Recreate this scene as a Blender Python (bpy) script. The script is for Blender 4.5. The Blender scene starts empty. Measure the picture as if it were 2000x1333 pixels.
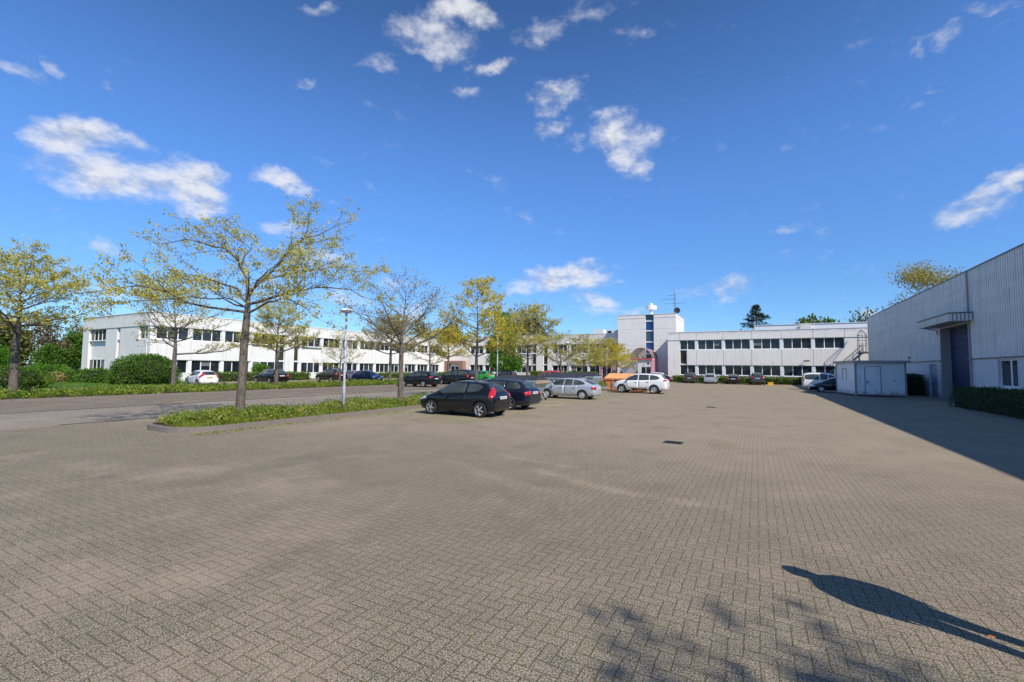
import bpy, bmesh, math, random
import numpy as np
from mathutils import Vector, Matrix
from mathutils.bvhtree import BVHTree
C = bpy.context.scene.collection
SC = bpy.context.scene
R = math.radians

# ------------------------------------------------------------------ camera
FPX = 880.0                                   # focal length for a 2000 px wide frame
cam = bpy.data.cameras.new('camera'); camo = bpy.data.objects.new('camera', cam); C.objects.link(camo)
cam.sensor_width = 36.0; cam.sensor_fit = 'HORIZONTAL'; cam.lens = FPX / 2000 * 36.0
cam.clip_start = 0.1; cam.clip_end = 6000
FWD = Vector((-0.47581587, 0.87750484, 0.05987082)); RGT = Vector((0.87933298, 0.47609208, 0.01048059)); UPV = Vector((0.01930726, -0.05763321, 0.99815111))
m = Matrix((RGT, UPV, -FWD)).transposed().to_4x4(); m.translation = Vector((0, 0, 2.0))
camo.matrix_world = m
SC.camera = camo

# ------------------------------------------------------------------ light
SUN_EL = R(43.5); SUN_DIR = Vector((0.89 * math.cos(SUN_EL), -0.456 * math.cos(SUN_EL), math.sin(SUN_EL))).normalized()
sun = bpy.data.lights.new('sun', 'SUN'); suno = bpy.data.objects.new('sun', sun); C.objects.link(suno)
sun.energy = 4.3; sun.angle = R(0.5); sun.color = (1.0, 0.93, 0.82)
suno.rotation_euler = SUN_DIR.to_track_quat('Z', 'Y').to_euler()
SC.view_settings.view_transform = 'Standard'; SC.view_settings.look = 'None'
SC.view_settings.exposure = 0.28; SC.view_settings.gamma = 1.0

# ------------------------------------------------------------------ node helper
class NT:
    def __init__(s, tree): s.t = tree; s.n = tree.nodes; s.l = tree.links
    def put(s, sock, v):
        if isinstance(v, bpy.types.NodeSocket): s.l.new(v, sock)
        elif v is not None: sock.default_value = v
    def node(s, typ, props=None, **ins):
        n = s.n.new(typ)
        for k, v in (props or {}).items(): setattr(n, k, v)
        for k, v in ins.items(): s.put(n.inputs[k.replace('_', ' ')], v)
        return n
    def m(s, op, a, b=None, c=None, clamp=False):
        n = s.n.new('ShaderNodeMath'); n.operation = op; n.use_clamp = clamp
        for i, v in enumerate((a, b, c)):
            if v is not None: s.put(n.inputs[i], v)
        return n.outputs[0]
    def v(s, op, a, b=None):
        n = s.n.new('ShaderNodeVectorMath'); n.operation = op
        s.put(n.inputs[0], a)
        if b is not None: s.put(n.inputs['Scale'] if op == 'SCALE' else n.inputs[1], b)
        return n.outputs['Value'] if op in ('DOT_PRODUCT', 'LENGTH', 'DISTANCE') else n.outputs['Vector']
    def mix(s, f, a, b, blend='MIX'):
        n = s.n.new('ShaderNodeMix'); n.data_type = 'RGBA'; n.blend_type = blend
        s.put(n.inputs[0], f); s.put(n.inputs[6], a); s.put(n.inputs[7], b)
        return n.outputs[2]
    def step(s, x, lo, hi, a=0.0, b=1.0):
        n = s.n.new('ShaderNodeMapRange'); n.interpolation_type = 'SMOOTHSTEP'
        for i, v in enumerate((x, lo, hi, a, b)): s.put(n.inputs[i], v)
        return n.outputs[0]
    def noise(s, vec, scale, detail=3, rough=0.5, out='Fac'):
        n = s.n.new('ShaderNodeTexNoise'); s.put(n.inputs['Vector'], vec)
        n.inputs['Scale'].default_value = scale; n.inputs['Detail'].default_value = detail; n.inputs['Roughness'].default_value = rough
        return n.outputs[out]
    def xyz(s, vec):
        n = s.n.new('ShaderNodeSeparateXYZ'); s.put(n.inputs[0], vec); return n.outputs
    def comb(s, x, y, z):
        n = s.n.new('ShaderNodeCombineXYZ')
        for i, v in enumerate((x, y, z)): s.put(n.inputs[i], v)
        return n.outputs[0]

def rgb(r, g, b): return (r, g, b, 1.0)

# ------------------------------------------------------------------ sky
W = bpy.data.worlds.new('World'); SC.world = W; W.use_nodes = True
def build_sky():
    q = NT(W.node_tree); q.n.clear()
    sky = q.node('ShaderNodeTexSky', dict(sky_type='NISHITA', sun_disc=False, sun_elevation=SUN_EL, sun_rotation=math.atan2(SUN_DIR.x, SUN_DIR.y),
                 altitude=0.0, air_density=1.0, dust_density=0.25, ozone_density=4.0))
    geo = q.node('ShaderNodeNewGeometry').outputs['Position']
    d = q.v('NORMALIZE', geo)
    z = q.xyz(d)[2]
    # irregular outline: directions displaced by noise before they meet the cloud patches
    wn = q.noise(d, 7.0, 5, 0.62, 'Color')
    dw = q.v('ADD', d, q.v('SCALE', q.v('SUBTRACT', wn, (0.5, 0.5, 0.5)), 0.11))
    # cloud patches: x, y of the centre, half sizes, tilt, density  (2000 px frame, turned into directions of the sky)
    P = [(155,263,100,36,0,1.15),(216,345,118,50,14,1.2),(352,350,76,58,20,1.25),(385,392,66,28,0,1.15),(533,358,72,22,22,.95),(112,122,27,11,20,.6),(184,146,20,10,20,.6),(48,132,62,17,24,.5),
         (594,175,26,15,-10,.62),(612,3,46,15,0,.65),(907,12,70,34,0,1.3),(838,68,78,46,25,.92),(858,100,40,32,0,.95),(972,130,46,21,-12,.95),(752,116,50,22,-15,.5),(912,183,40,10,0,.5),
         (1047,66,50,36,-30,.55),(1182,37,64,36,10,.55),(1290,42,56,17,-25,.55),(1080,186,54,24,-25,.9),(1075,246,40,20,-10,.8),(1212,262,62,34,0,1.15),(1221,304,42,32,10,1.1),(1121,277,26,16,-15,.7),
         (1089,545,105,27,0,1.1),(1163,584,58,16,0,1.05),(1163,604,52,10,0,.8),(652,510,48,24,5,.75),(690,585,55,17,0,.7),(562,446,42,24,0,.9),(1400,578,100,26,-6,.72),(215,571,60,17,0,.85),(220,488,34,18,0,.72),
         (770,560,40,14,0,.6),(855,577,15,11,0,.8),(800,600,50,14,0,.7),(1255,606,32,11,0,.8),(1905,403,96,27,-21,.95),(1978,344,42,19,-15,.95),(1851,62,38,22,-28,.62),(1791,91,14,9,0,.6),(1952,4,56,18,0,.7),
         (1530,443,54,13,-14,.62),(1828,170,26,10,-8,.5),(1800,200,24,10,0,.42),(1690,602,32,10,0,.75),(1700,345,20,8,0,.35),(40,325,40,20,0,.42),(130,500,30,16,0,.3),(950,590,26,10,0,.6)]
    def ray(x, y): return (FWD * FPX + RGT * (x - 1000) - UPV * (y - 666.5)).normalized()
    dens = None
    for (x, y, a, b, t, k) in P:
        t = R(t); c = ray(x, y)
        A = ray(x + a * math.cos(t), y + a * math.sin(t)) - c; B = ray(x - b * math.sin(t), y + b * math.cos(t)) - c
        aa, bb, ab = A.dot(A), B.dot(B), A.dot(B); det = aa * bb - ab * ab
        As = (A * bb - B * ab) / det * 0.72; Bs = (B * aa - A * ab) / det * 0.72
        p = q.m('ADD', q.v('DOT_PRODUCT', dw, tuple(As)), -c.dot(As)); r = q.m('ADD', q.v('DOT_PRODUCT', dw, tuple(Bs)), -c.dot(Bs))
        f = q.m('MULTIPLY_ADD', q.m('MULTIPLY_ADD', p, p, q.m('MULTIPLY', r, r)), -k, k)
        dens = f if dens is None else q.m('SMOOTH_MAX', dens, f, 0.25)
    dens = q.m('MAXIMUM', dens, 0.0)
    det = q.noise(q.v('MULTIPLY', d, (1, 1, 1.8)), 16.0, 7, 0.62)
    det2 = q.noise(q.v('MULTIPLY', q.v('ADD', d, (0.004, -0.002, 0.016)), (1, 1, 1.8)), 16.0, 7, 0.62)
    al = q.step(q.m('ADD', dens, q.m('MULTIPLY_ADD', det, 2.3, -1.36)), 0.0, 1.25)
    al = q.m('MULTIPLY', al, q.step(z, 0.0, 0.03))
    al = q.m('MULTIPLY', al, 0.90)
    lit = q.m('MULTIPLY_ADD', q.m('SUBTRACT', det, det2), 4.5, q.step(dens, 0.1, 1.0, 0.45, 0.8), clamp=True)
    ccol = q.mix(lit, rgb(0.52, 0.58, 0.72), rgb(0.95, 0.96, 1.0))
    skyc = q.mix(1.0, q.v('SCALE', sky.outputs[0], SKY_K), rgb(*SKY_TINT), 'MULTIPLY')
    skyc = q.v('SCALE', skyc, q.m('MULTIPLY', q.step(z, 0.12, 0.40, 0.97, 1.18), q.step(z, 0.42, 0.72, 1.0, 0.70)))
    col = q.mix(al, skyc, q.v('SCALE', ccol, 1.0 / SKY_STR * CLOUD_K))
    bg = q.node('ShaderNodeBackground', Color=col, Strength=SKY_STR)
    out = q.node('ShaderNodeOutputWorld'); q.l.new(bg.outputs[0], out.inputs[0])
SKY_STR = 0.1; SKY_K = 1.0; SKY_TINT = (0.66, 0.98, 1.36); CLOUD_K = 0.74
build_sky()

# ------------------------------------------------------------------ object helpers
MW = {}
def thing(name, label, cat, loc=(0, 0, 0), rz=0.0, group=None):
    o = bpy.data.objects.new(name, None); C.objects.link(o); o.empty_display_size = 0.2
    o.location = loc; o.rotation_euler = (0, 0, rz)
    MW[o.name] = Matrix.Translation(Vector(loc)) @ Matrix.Rotation(rz, 4, 'Z')
    return tag(o, label, cat, group)
def tag(o, label=None, cat=None, group=None, kind=None):
    for k, v in (('label', label), ('category', cat), ('group', group), ('kind', kind)):
        if v: o[k] = v
    return o
def link(name, me, mats, parent=None, smooth=False):
    o = bpy.data.objects.new(name, me); C.objects.link(o)
    for mt in (mats if isinstance(mats, (list, tuple)) else [mats]): me.materials.append(mt)
    if smooth:
        me.polygons.foreach_set('use_smooth', [True] * len(me.polygons))
    if parent: o.parent = parent
    return o
def inv_of(parent):
    M = Matrix.Identity(4)
    p = parent
    while p is not None:
        M = MW.get(p.name, Matrix.Identity(4)) @ M; p = p.parent
    return M.inverted()
class MB:
    """collects shapes (in world space through T) and links them as ONE mesh object"""
    def __init__(s, T=None): s.v = []; s.f = []; s.mi = []; s.T = T or Matrix.Identity(4)
    def add(s, vs, fs, mi=0):
        k = len(s.v); s.v += [s.T @ Vector(p) for p in vs]; s.f += [tuple(i + k for i in f) for f in fs]; s.mi += [mi] * len(fs)
    def box(s, x0, x1, y0, y1, z0, z1, mi=0):
        if x0 > x1: x0, x1 = x1, x0
        if y0 > y1: y0, y1 = y1, y0
        s.add([(x0,y0,z0),(x1,y0,z0),(x1,y1,z0),(x0,y1,z0),(x0,y0,z1),(x1,y0,z1),(x1,y1,z1),(x0,y1,z1)],
              [(0,3,2,1),(4,5,6,7),(0,1,5,4),(1,2,6,5),(2,3,7,6),(3,0,4,7)], mi)
    def prism(s, pts, y0, y1, axis='y', mi=0):
        """2-D outline (counter-clockwise) extruded along an axis"""
        n = len(pts)
        f = {'y': lambda a, b, t: (a, t, b), 'x': lambda a, b, t: (t, a, b), 'z': lambda a, b, t: (a, b, t)}[axis]
        s.add([f(a, b, y0) for a, b in pts] + [f(a, b, y1) for a, b in pts],
              [tuple(range(n)), tuple(range(2 * n - 1, n - 1, -1))] + [(i, i + n, (i + 1) % n + n, (i + 1) % n) for i in range(n)], mi)
    def tube(s, pts, rad, n=8, caps=True, mi=0):
        pts = [Vector(p) for p in pts]; rad = rad if isinstance(rad, (list, tuple)) else [rad] * len(pts)
        vs = []; fs = []; ref = None
        for i, p in enumerate(pts):
            t = (pts[min(i + 1, len(pts) - 1)] - pts[max(i - 1, 0)]).normalized()
            if ref is None: ref = Vector((1, 0, 0)) if abs(t.x) < 0.9 else Vector((0, 1, 0))
            a = t.cross(ref).normalized(); b = t.cross(a); ref = b.cross(t) if False else ref
            for k in range(n):
                w = 2 * math.pi * k / n; vs.append(p + (a * math.cos(w) + b * math.sin(w)) * rad[i])
        for i in range(len(pts) - 1):
            for k in range(n): fs.append((i * n + k, i * n + (k + 1) % n, (i + 1) * n + (k + 1) % n, (i + 1) * n + k))
        if caps: fs += [tuple(range(n - 1, -1, -1)), tuple(range((len(pts) - 1) * n, len(pts) * n))]
        s.add(vs, fs, mi)
    def lathe(s, prof, c=(0, 0, 0), axis='z', n=24, mi=0, closed=False):
        """profile of (radius, height) turned round an axis through c"""
        f = {'z': lambda r, w, h: (c[0] + r * math.cos(w), c[1] + r * math.sin(w), c[2] + h),
             'y': lambda r, w, h: (c[0] + r * math.cos(w), c[1] + h, c[2] + r * math.sin(w))}[axis]
        vs = [f(r, 2 * math.pi * k / n, h) for (r, h) in prof for k in range(n)]; m = len(prof)
        fs = [(i * n + k, i * n + (k + 1) % n, (i + 1) % m * n + (k + 1) % n, (i + 1) % m * n + k) for i in range(m if closed else m - 1) for k in range(n)]
        if not closed: fs += [tuple(range(n - 1, -1, -1)), tuple(range((m - 1) * n, m * n))]
        s.add(vs, fs, mi)
    def build(s, name, mats, parent=None, smooth=False, normals=True):
        me = bpy.data.meshes.new(name); Mi = inv_of(parent) if parent else Matrix.Identity(4)
        me.from_pydata([tuple(Mi @ p) for p in s.v], [], s.f)
        o = link(name, me, mats, parent, smooth)
        if any(s.mi): me.polygons.foreach_set('material_index', s.mi)
        if normals:
            bm = bmesh.new(); bm.from_mesh(me); bmesh.ops.recalc_face_normals(bm, faces=bm.faces); bm.to_mesh(me); bm.free()
        return o
def copy_tree(o, parent=None):
    c = o.copy(); C.objects.link(c); c.parent = parent
    for ch in o.children: copy_tree(ch, c)
    return c
def bevel(o, w=0.01, seg=2):
    md = o.modifiers.new('bevel', 'BEVEL'); md.width = w; md.segments = seg; md.limit_method = 'ANGLE'; md.angle_limit = R(40)
    return o

# ------------------------------------------------------------------ materials
def base_mat(name):
    mt = bpy.data.materials.new(name); mt.use_nodes = True
    q = NT(mt.node_tree); return mt, q, q.n['Principled BSDF']
def plain(name, col, rough=0.5, metal=0.0, var=0.12, scale=6.0, coat=0.0, bump=0.0, spec=0.5):
    mt, q, b = base_mat(name)
    pos = q.node('ShaderNodeTexCoord').outputs['Object']
    n = q.noise(pos, scale, 5, 0.6)
    f = q.m('MULTIPLY_ADD', n, 2 * var, 1 - var)
    c = q.mix(1.0, rgb(*col), q.comb(f, f, f), 'MULTIPLY')
    q.put(b.inputs['Base Color'], c); b.inputs['Roughness'].default_value = rough; b.inputs['Metallic'].default_value = metal
    b.inputs['Specular IOR Level'].default_value = spec
    if coat: b.inputs['Coat Weight'].default_value = coat; b.inputs['Coat Roughness'].default_value = 0.03
    if bump:
        bp = q.node('ShaderNodeBump', Strength=bump, Distance=0.02, Height=n); q.l.new(bp.outputs[0], b.inputs['Normal'])
    return mt
def concrete(name, col, streak=0.35, base_dirt=0.0, band_on=True):
    """pale precast concrete with rain streaks and blotches"""
    mt, q, b = base_mat(name)
    pos = q.node('ShaderNodeNewGeometry').outputs['Position']; x, y, z = q.xyz(pos)
    st = q.noise(q.comb(q.m('MULTIPLY', x, 3.0), q.m('MULTIPLY', y, 3.0), q.m('MULTIPLY', z, 0.22)), 1.0, 5, 0.65)
    bl = q.noise(pos, 0.7, 4, 0.6); fi = q.noise(pos, 22.0, 3, 0.6)
    # grime runs down from the copings: stronger in the half metre under 8.1 m and under the sills
    s = q.m('MULTIPLY', q.step(st, 0.50, 0.78), streak)
    band = q.m('MULTIPLY', q.step(q.m('ADD', z, q.m('MULTIPLY', st, 0.7)), 7.75, 8.5), q.step(bl, 0.35, 0.65, 0.1, 0.55))
    if band_on: s = q.m('MAXIMUM', s, band)
    c = q.mix(s, rgb(*col), rgb(col[0] * 0.45, col[1] * 0.43, col[2] * 0.40))
    if base_dirt:
        c = q.mix(q.m('MULTIPLY', q.step(q.m('ADD', z, q.m('MULTIPLY', st, 1.1)), 0.55, 1.15, base_dirt, 0.0), q.step(q.noise(pos, 3.0, 4, .65), .35, .6)), c, rgb(.10, .09, .05))
    c = q.mix(1.0, c, q.comb(*[q.m('MULTIPLY_ADD', bl, 0.16, q.m('MULTIPLY_ADD', fi, 0.10, 0.87))] * 3), 'MULTIPLY')
    q.put(b.inputs['Base Color'], c); b.inputs['Roughness'].default_value = 0.85
    bp = q.node('ShaderNodeBump', Strength=0.25, Distance=0.01, Height=fi); q.l.new(bp.outputs[0], b.inputs['Normal'])
    return mt
def glass_mat(name, col=(0.012, 0.016, 0.020), rough=0.02, wob=0.004, spec=0.5):
    mt, q, b = base_mat(name)
    pos = q.node('ShaderNodeNewGeometry').outputs['Position']
    n = q.noise(pos, 0.8, 2, 0.5); n2 = q.noise(pos, 0.35, 2, 0.5)
    ri = q.node('ShaderNodeNewGeometry').outputs['Random Per Island']
    c = q.mix(q.step(n2, 0.4, 0.65), rgb(*col), rgb(col[0] * 2.2, col[1] * 2.2, col[2] * 2.2))
    c = q.mix(q.step(ri, 0.72, 0.95, 0, 0.22), c, rgb(.22, .225, .22)) if wob > .001 else q.mix(q.step(n, .45, .7, 0, .5), c, rgb(.10, .12, .11))
    q.put(b.inputs['Base Color'], c); b.inputs['Roughness'].default_value = rough; b.inputs['IOR'].default_value = 1.52
    b.inputs['Specular IOR Level'].default_value = spec
    bp = q.node('ShaderNodeBump', Strength=0.15, Distance=wob * 10, Height=n); q.l.new(bp.outputs[0], b.inputs['Normal'])
    return mt
def leaf_mat(name, c1, c2, trans=0.35, rough=0.55):
    mt, q, b = base_mat(name)
    rnd = q.node('ShaderNodeNewGeometry').outputs['Random Per Island']
    pos = q.node('ShaderNodeNewGeometry').outputs['Position']
    n = q.noise(pos, 0.9, 3, 0.6)
    f = q.m('MULTIPLY_ADD', rnd, 0.6, q.step(n, 0.3, 0.7, 0.0, 0.4))
    c = q.mix(f, rgb(*c1), rgb(*c2))
    q.put(b.inputs['Base Color'], c); b.inputs['Roughness'].default_value = rough; b.inputs['Specular IOR Level'].default_value = 0.25
    tr = q.node('ShaderNodeBsdfTranslucent', Color=c)
    mx = q.node('ShaderNodeMixShader'); mx.inputs[0].default_value = trans
    q.l.new(b.outputs[0], mx.inputs[1]); q.l.new(tr.outputs[0], mx.inputs[2]); q.l.new(mx.outputs[0], q.n['Material Output'].inputs['Surface'])
    return mt
def bark_mat(name, col):
    mt, q, b = base_mat(name)
    pos = q.node('ShaderNodeTexCoord').outputs['Object']; x, y, z = q.xyz(pos)
    n = q.noise(q.comb(q.m('MULTIPLY', x, 14.0), q.m('MULTIPLY', y, 14.0), q.m('MULTIPLY', z, 3.5)), 1.0, 5, 0.65)
    g = q.noise(pos, 1.3, 3, 0.6)
    c = q.mix(q.step(n, 0.35, 0.65), rgb(col[0] * 0.5, col[1] * 0.5, col[2] * 0.5), rgb(*col))
    c = q.mix(q.step(g, 0.5, 0.7, 0, 0.45), c, rgb(0.10, 0.105, 0.06))
    q.put(b.inputs['Base Color'], c); b.inputs['Roughness'].default_value = 0.9
    bp = q.node('ShaderNodeBump', Strength=0.7, Distance=0.03, Height=n); q.l.new(bp.outputs[0], b.inputs['Normal'])
    return mt

def paving(name, c_lo, c_hi, joint, moss, seed=0.0, marks=False, size=0.105):
    """concrete block paving in herringbone bond: every block its own tone, open joints, exposed aggregate"""
    mt, q, b = base_mat(name)
    pos = q.node('ShaderNodeNewGeometry').outputs['Position']
    x, y, z = q.xyz(pos)
    wob = q.noise(pos, 1.7, 2, 0.5, 'Color'); wx, wy, wz = q.xyz(wob)
    X = q.m('DIVIDE', q.m('ADD', x, q.m('MULTIPLY_ADD', wx, 0.03, seed)), size); Y = q.m('DIVIDE', q.m('ADD', y, q.m('MULTIPLY', wy, 0.03)), size)
    u = q.m('FLOOR', X); v = q.m('FLOOR', Y); fx = q.m('SUBTRACT', X, u); fy = q.m('SUBTRACT', Y, v)
    k = q.m('FLOORED_MODULO', q.m('SUBTRACT', u, v), 4.0)
    e = [q.m('COMPARE', k, float(i), 0.5) for i in range(4)]
    ix = q.m('SUBTRACT', 1.0, fx); iy = q.m('SUBTRACT', 1.0, fy)
    dx = q.m('MINIMUM', q.m('MULTIPLY_ADD', e[1], 9.0, fx), q.m('MULTIPLY_ADD', e[0], 9.0, ix))
    dy = q.m('MINIMUM', q.m('MULTIPLY_ADD', e[2], 9.0, fy), q.m('MULTIPLY_ADD', e[3], 9.0, iy))
    d = q.m('MINIMUM', dx, dy)
    wn = q.node('ShaderNodeTexWhiteNoise', dict(noise_dimensions='2D'), Vector=q.comb(q.m('SUBTRACT', u, e[1]), q.m('SUBTRACT', v, e[2]), 0.0))
    rnd = wn.outputs['Value']
    big = q.noise(pos, 0.16, 4, 0.6); mid = q.noise(pos, 0.9, 5, 0.65); sp = q.noise(pos, 74.0, 3, 0.85); sp2 = q.noise(pos, 120.0, 1, 0.5, 'Color'); s2x, s2y, s2z = q.xyz(sp2)
    c = q.mix(q.m('MULTIPLY_ADD', rnd, 0.13, q.m('MULTIPLY_ADD', mid, 0.5, 0.18)), rgb(*c_lo), rgb(*c_hi))
    spk = q.m('ADD', q.step(sp, 0.36, 0.64, 0.12, 1.85), q.m('MULTIPLY_ADD', s2x, 2.2, -1.1))
    spk = q.m('ADD', spk, q.step(s2y, 0.62, 0.72, 0.0, 0.9)); tn = q.m('MULTIPLY_ADD', s2z, 0.24, -0.12)
    c = q.mix(1.0, c, q.comb(q.m('MULTIPLY', spk, q.m('ADD', tn, 1.0)), spk, q.m('MULTIPLY', spk, q.m('SUBTRACT', 0.98, tn))), 'MULTIPLY')
    # dry sand lying over the blocks in patches hides the joints
    sand_and_falloff = q.step(q.m('MULTIPLY_ADD', big, 0.6, q.m('MULTIPLY', mid, 0.4)), 0.50, 0.66, 0.0, 0.5)
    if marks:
        # brightness fall-off towards the camera painted into the colour: paler blocks farther out
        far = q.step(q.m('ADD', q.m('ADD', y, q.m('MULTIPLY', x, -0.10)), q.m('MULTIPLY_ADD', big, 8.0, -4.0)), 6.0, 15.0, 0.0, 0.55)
        sand_and_falloff = q.m('MAXIMUM', sand_and_falloff, q.m('MULTIPLY', far, q.step(mid, 0.25, 0.6, 0.55, 1.0)))
        # pale curved tyre sweeps and the worn strip along the drains
        for (cx, cy, rad, wd, k2, xa, xb) in ((-0.9, 13.0, 5.6, 0.30, 0.6, -4.6, 0.0), (-3.2, 14.0, 5.2, 0.35, 0.45, -6.5, -1.5), (-2.6, 13.8, 3.6, 0.3, 0.4, -6.0, 0.5), (-1.0, 16.0, 9.3, 0.3, 0.35, -7.0, -2.0), (-9.0, 24.0, 9.0, 0.3, 0.5, -9.3, -3.0), (-30.0, 6.0, 22.0, 0.4, 0.3, -12.0, -6.0)):
            r = q.v('LENGTH', q.comb(q.m('SUBTRACT', x, cx), q.m('SUBTRACT', y, cy), 0.0))
            a = q.m('ABSOLUTE', q.m('SUBTRACT', r, q.m('MULTIPLY_ADD', mid, 0.5, rad - 0.25)))
            msk = q.m('MULTIPLY', q.step(x, xa, xa + 1.2), q.step(x, xb - 1.2, xb, 1.0, 0.0)); sand_and_falloff = q.m('MAXIMUM', sand_and_falloff, q.m('MULTIPLY', q.m('MULTIPLY', q.step(a, 0.0, wd, k2, 0.0), msk), q.step(mid, 0.35, 0.6, 0.0, 1.0)))
    c = q.mix(sand_and_falloff, c, rgb(c_hi[0] * 1.22, c_hi[1] * 1.19, c_hi[2] * 1.12))
    jm = q.m('MULTIPLY', q.step(q.m('ADD', d, q.m('MULTIPLY_ADD', sp, 0.07, -0.035)), 0.028, 0.08, 1.0, 0.0), q.m('SUBTRACT', 1.0, q.m('MULTIPLY', sand_and_falloff, 0.62), clamp=True))
    jc = q.mix(q.step(q.noise(pos, 2.2, 3, 0.6), 0.45, 0.6), rgb(*joint), rgb(*moss))
    c = q.mix(q.m('MULTIPLY', jm, q.step(sp, .3, .7, .95, .5)), c, jc)
    st = q.step(q.noise(q.comb(q.m('MULTIPLY', x, 0.5), q.m('MULTIPLY', y, 0.5), seed), 1.0, 5, 0.7), 0.50, 0.75, 0.0, 0.35)
    c = q.mix(st, c, rgb(c_lo[0] * 0.72, c_lo[1] * 0.72, c_lo[2] * 0.70))
    q.put(b.inputs['Base Color'], c); b.inputs['Roughness'].default_value = 0.9; b.inputs['Specular IOR Level'].default_value = 0.3
    h = q.m('ADD', q.m('MULTIPLY_ADD', jm, -1.0, 1.0), q.m('MULTIPLY_ADD', sp, 0.9, q.m('MULTIPLY', rnd, 0.25)))
    bp = q.node('ShaderNodeBump', Strength=0.5, Distance=0.005, Height=h); q.l.new(bp.outputs[0], b.inputs['Normal'])
    return mt
def soil_mat(name, a, bcol, scale=1.2, fine=40.0):
    mt, q, b = base_mat(name)
    pos = q.node('ShaderNodeNewGeometry').outputs['Position']
    n = q.noise(pos, scale, 5, 0.65); f = q.noise(pos, fine, 3, 0.7)
    c = q.mix(q.step(n, 0.35, 0.65), rgb(*a), rgb(*bcol)); s = q.m('MULTIPLY_ADD', f, 1.0, 0.5)
    c = q.mix(1.0, c, q.comb(s, s, s), 'MULTIPLY'); q.put(b.inputs['Base Color'], c); b.inputs['Roughness'].default_value = 0.95
    bp = q.node('ShaderNodeBump', Strength=0.6, Distance=0.03, Height=f); q.l.new(bp.outputs[0], b.inputs['Normal'])
    return mt

M = {}
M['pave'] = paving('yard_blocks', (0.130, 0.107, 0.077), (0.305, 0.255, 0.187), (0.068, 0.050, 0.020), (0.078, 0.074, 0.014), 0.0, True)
M['pave_lane'] = paving('lane_blocks', (0.17, 0.145, 0.115), (0.35, 0.30, 0.245), (0.08, 0.065, 0.045), (0.08, 0.075, 0.03), 0.4)
M['pave_strip'] = paving('bay_blocks', (0.13, 0.105, 0.080), (0.265, 0.215, 0.165), (0.05, 0.04, 0.03), (0.07, 0.065, 0.02), 0.7)
M['pave_bay'] = paving('worn_bay_blocks', (0.18, 0.150, 0.095), (0.36, 0.31, 0.21), (0.07, 0.06, 0.03), (0.09, 0.09, 0.025), 0.9)
M['earth'] = soil_mat('earth', (0.05, 0.07, 0.02), (0.09, 0.10, 0.035), 0.05, 8.0)
M['lawn'] = soil_mat('lawn_green', (0.055, 0.11, 0.018), (0.10, 0.16, 0.03), 0.8, 30.0)
M['soil'] = soil_mat('planting_soil', (0.055, 0.04, 0.025), (0.10, 0.075, 0.045))
M['kerbstone'] = concrete('kerb_concrete', (0.20, 0.165, 0.14), 0.5)
M['gutter'] = plain('gutter_stone', (0.055, 0.05, 0.042), 0.9, var=0.3)
M['conc'] = concrete('pale_concrete', (0.77, 0.745, 0.70), 0.5)
M['conc_grey'] = concrete('grey_concrete', (0.82, 0.775, 0.71), 0.45)
M['conc_tower'] = concrete('tower_concrete', (0.80, 0.76, 0.70), 0.25, band_on=False)
M['coping'] = plain('white_coping', (0.80, 0.80, 0.79), 0.5)
M['white'] = plain('white_frame', (0.80, 0.80, 0.80), 0.4, var=0.05)
M['pane'] = glass_mat('window_glass')
M['pane_brown'] = glass_mat('bronze_glass', (0.030, 0.026, 0.016))
M['pane_blue'] = glass_mat('blue_panel_glass', (0.014, 0.055, 0.19), 0.1)
M['pane_grey'] = glass_mat('grey_panel_glass', (0.045, 0.085, 0.12), 0.1)
M['roof'] = plain('roof_felt', (0.10, 0.10, 0.10), 0.9)
M['pink'] = plain('faded_pink_paint', (0.62, 0.33, 0.40), 0.5, var=0.15)
M['red'] = plain('red_paint', (0.42, 0.09, 0.10), 0.5)
M['brick'] = plain('red_brown_brick', (0.30, 0.16, 0.13), 0.85, var=0.35, scale=9)
M['cream'] = plain('cream_panel', (0.72, 0.68, 0.60), 0.6)
M['acryl'] = None
M['steel'] = plain('galvanised_steel', (0.44, 0.47, 0.49), 0.42, 0.55, var=0.25, scale=5)
M['dark'] = plain('dark_metal', (0.035, 0.037, 0.04), 0.5)
M['grey_steel'] = plain('grey_steel', (0.22, 0.25, 0.27), 0.5, 0.3)
M['lamp_paint'] = plain('lamp_post_paint', (0.40, 0.43, 0.48), 0.45)
M['black_rubber'] = plain('tyre_rubber', (0.018, 0.018, 0.019), 0.85, var=0.25)
M['black_plastic'] = plain('black_plastic', (0.022, 0.022, 0.023), 0.6)
M['alloy'] = plain('alloy_rim', (0.62, 0.63, 0.65), 0.28, 0.85, var=0.1)
M['hubcap'] = plain('hubcap', (0.52, 0.53, 0.54), 0.38, 0.3, var=0.1)
M['carglass'] = glass_mat('car_glass', (0.030, 0.040, 0.039), 0.02, 0.0005, 0.45)
M['lamp_red'] = plain('tail_lamp', (0.50, 0.012, 0.014), 0.12, coat=1.0, var=0.25, scale=14)
M['lamp_clear'] = plain('head_lamp', (0.62, 0.66, 0.70), 0.1, 0.4, coat=1.0, var=0.25, scale=18)
M['plate'] = plain('number_plate', (0.78, 0.78, 0.76), 0.4)
M['plate_yellow'] = plain('yellow_plate', (0.80, 0.48, 0.03), 0.4)
M['ink'] = plain('black_ink', (0.03, 0.03, 0.032), 0.85, spec=.2)
M['chrome'] = plain('chrome', (0.75, 0.75, 0.77), 0.12, 1.0, var=0.03)
M['orange'] = plain('orange_paint', (0.64, 0.22, 0.07), 0.6, var=0.22, scale=2.5)
M['orange_lid'] = plain('faded_orange_lid', (0.74, 0.36, 0.15), 0.65, var=0.18, scale=2.5)
M['lid'] = plain('black_lid', (0.035, 0.037, 0.042), 0.55, var=0.3)
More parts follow.
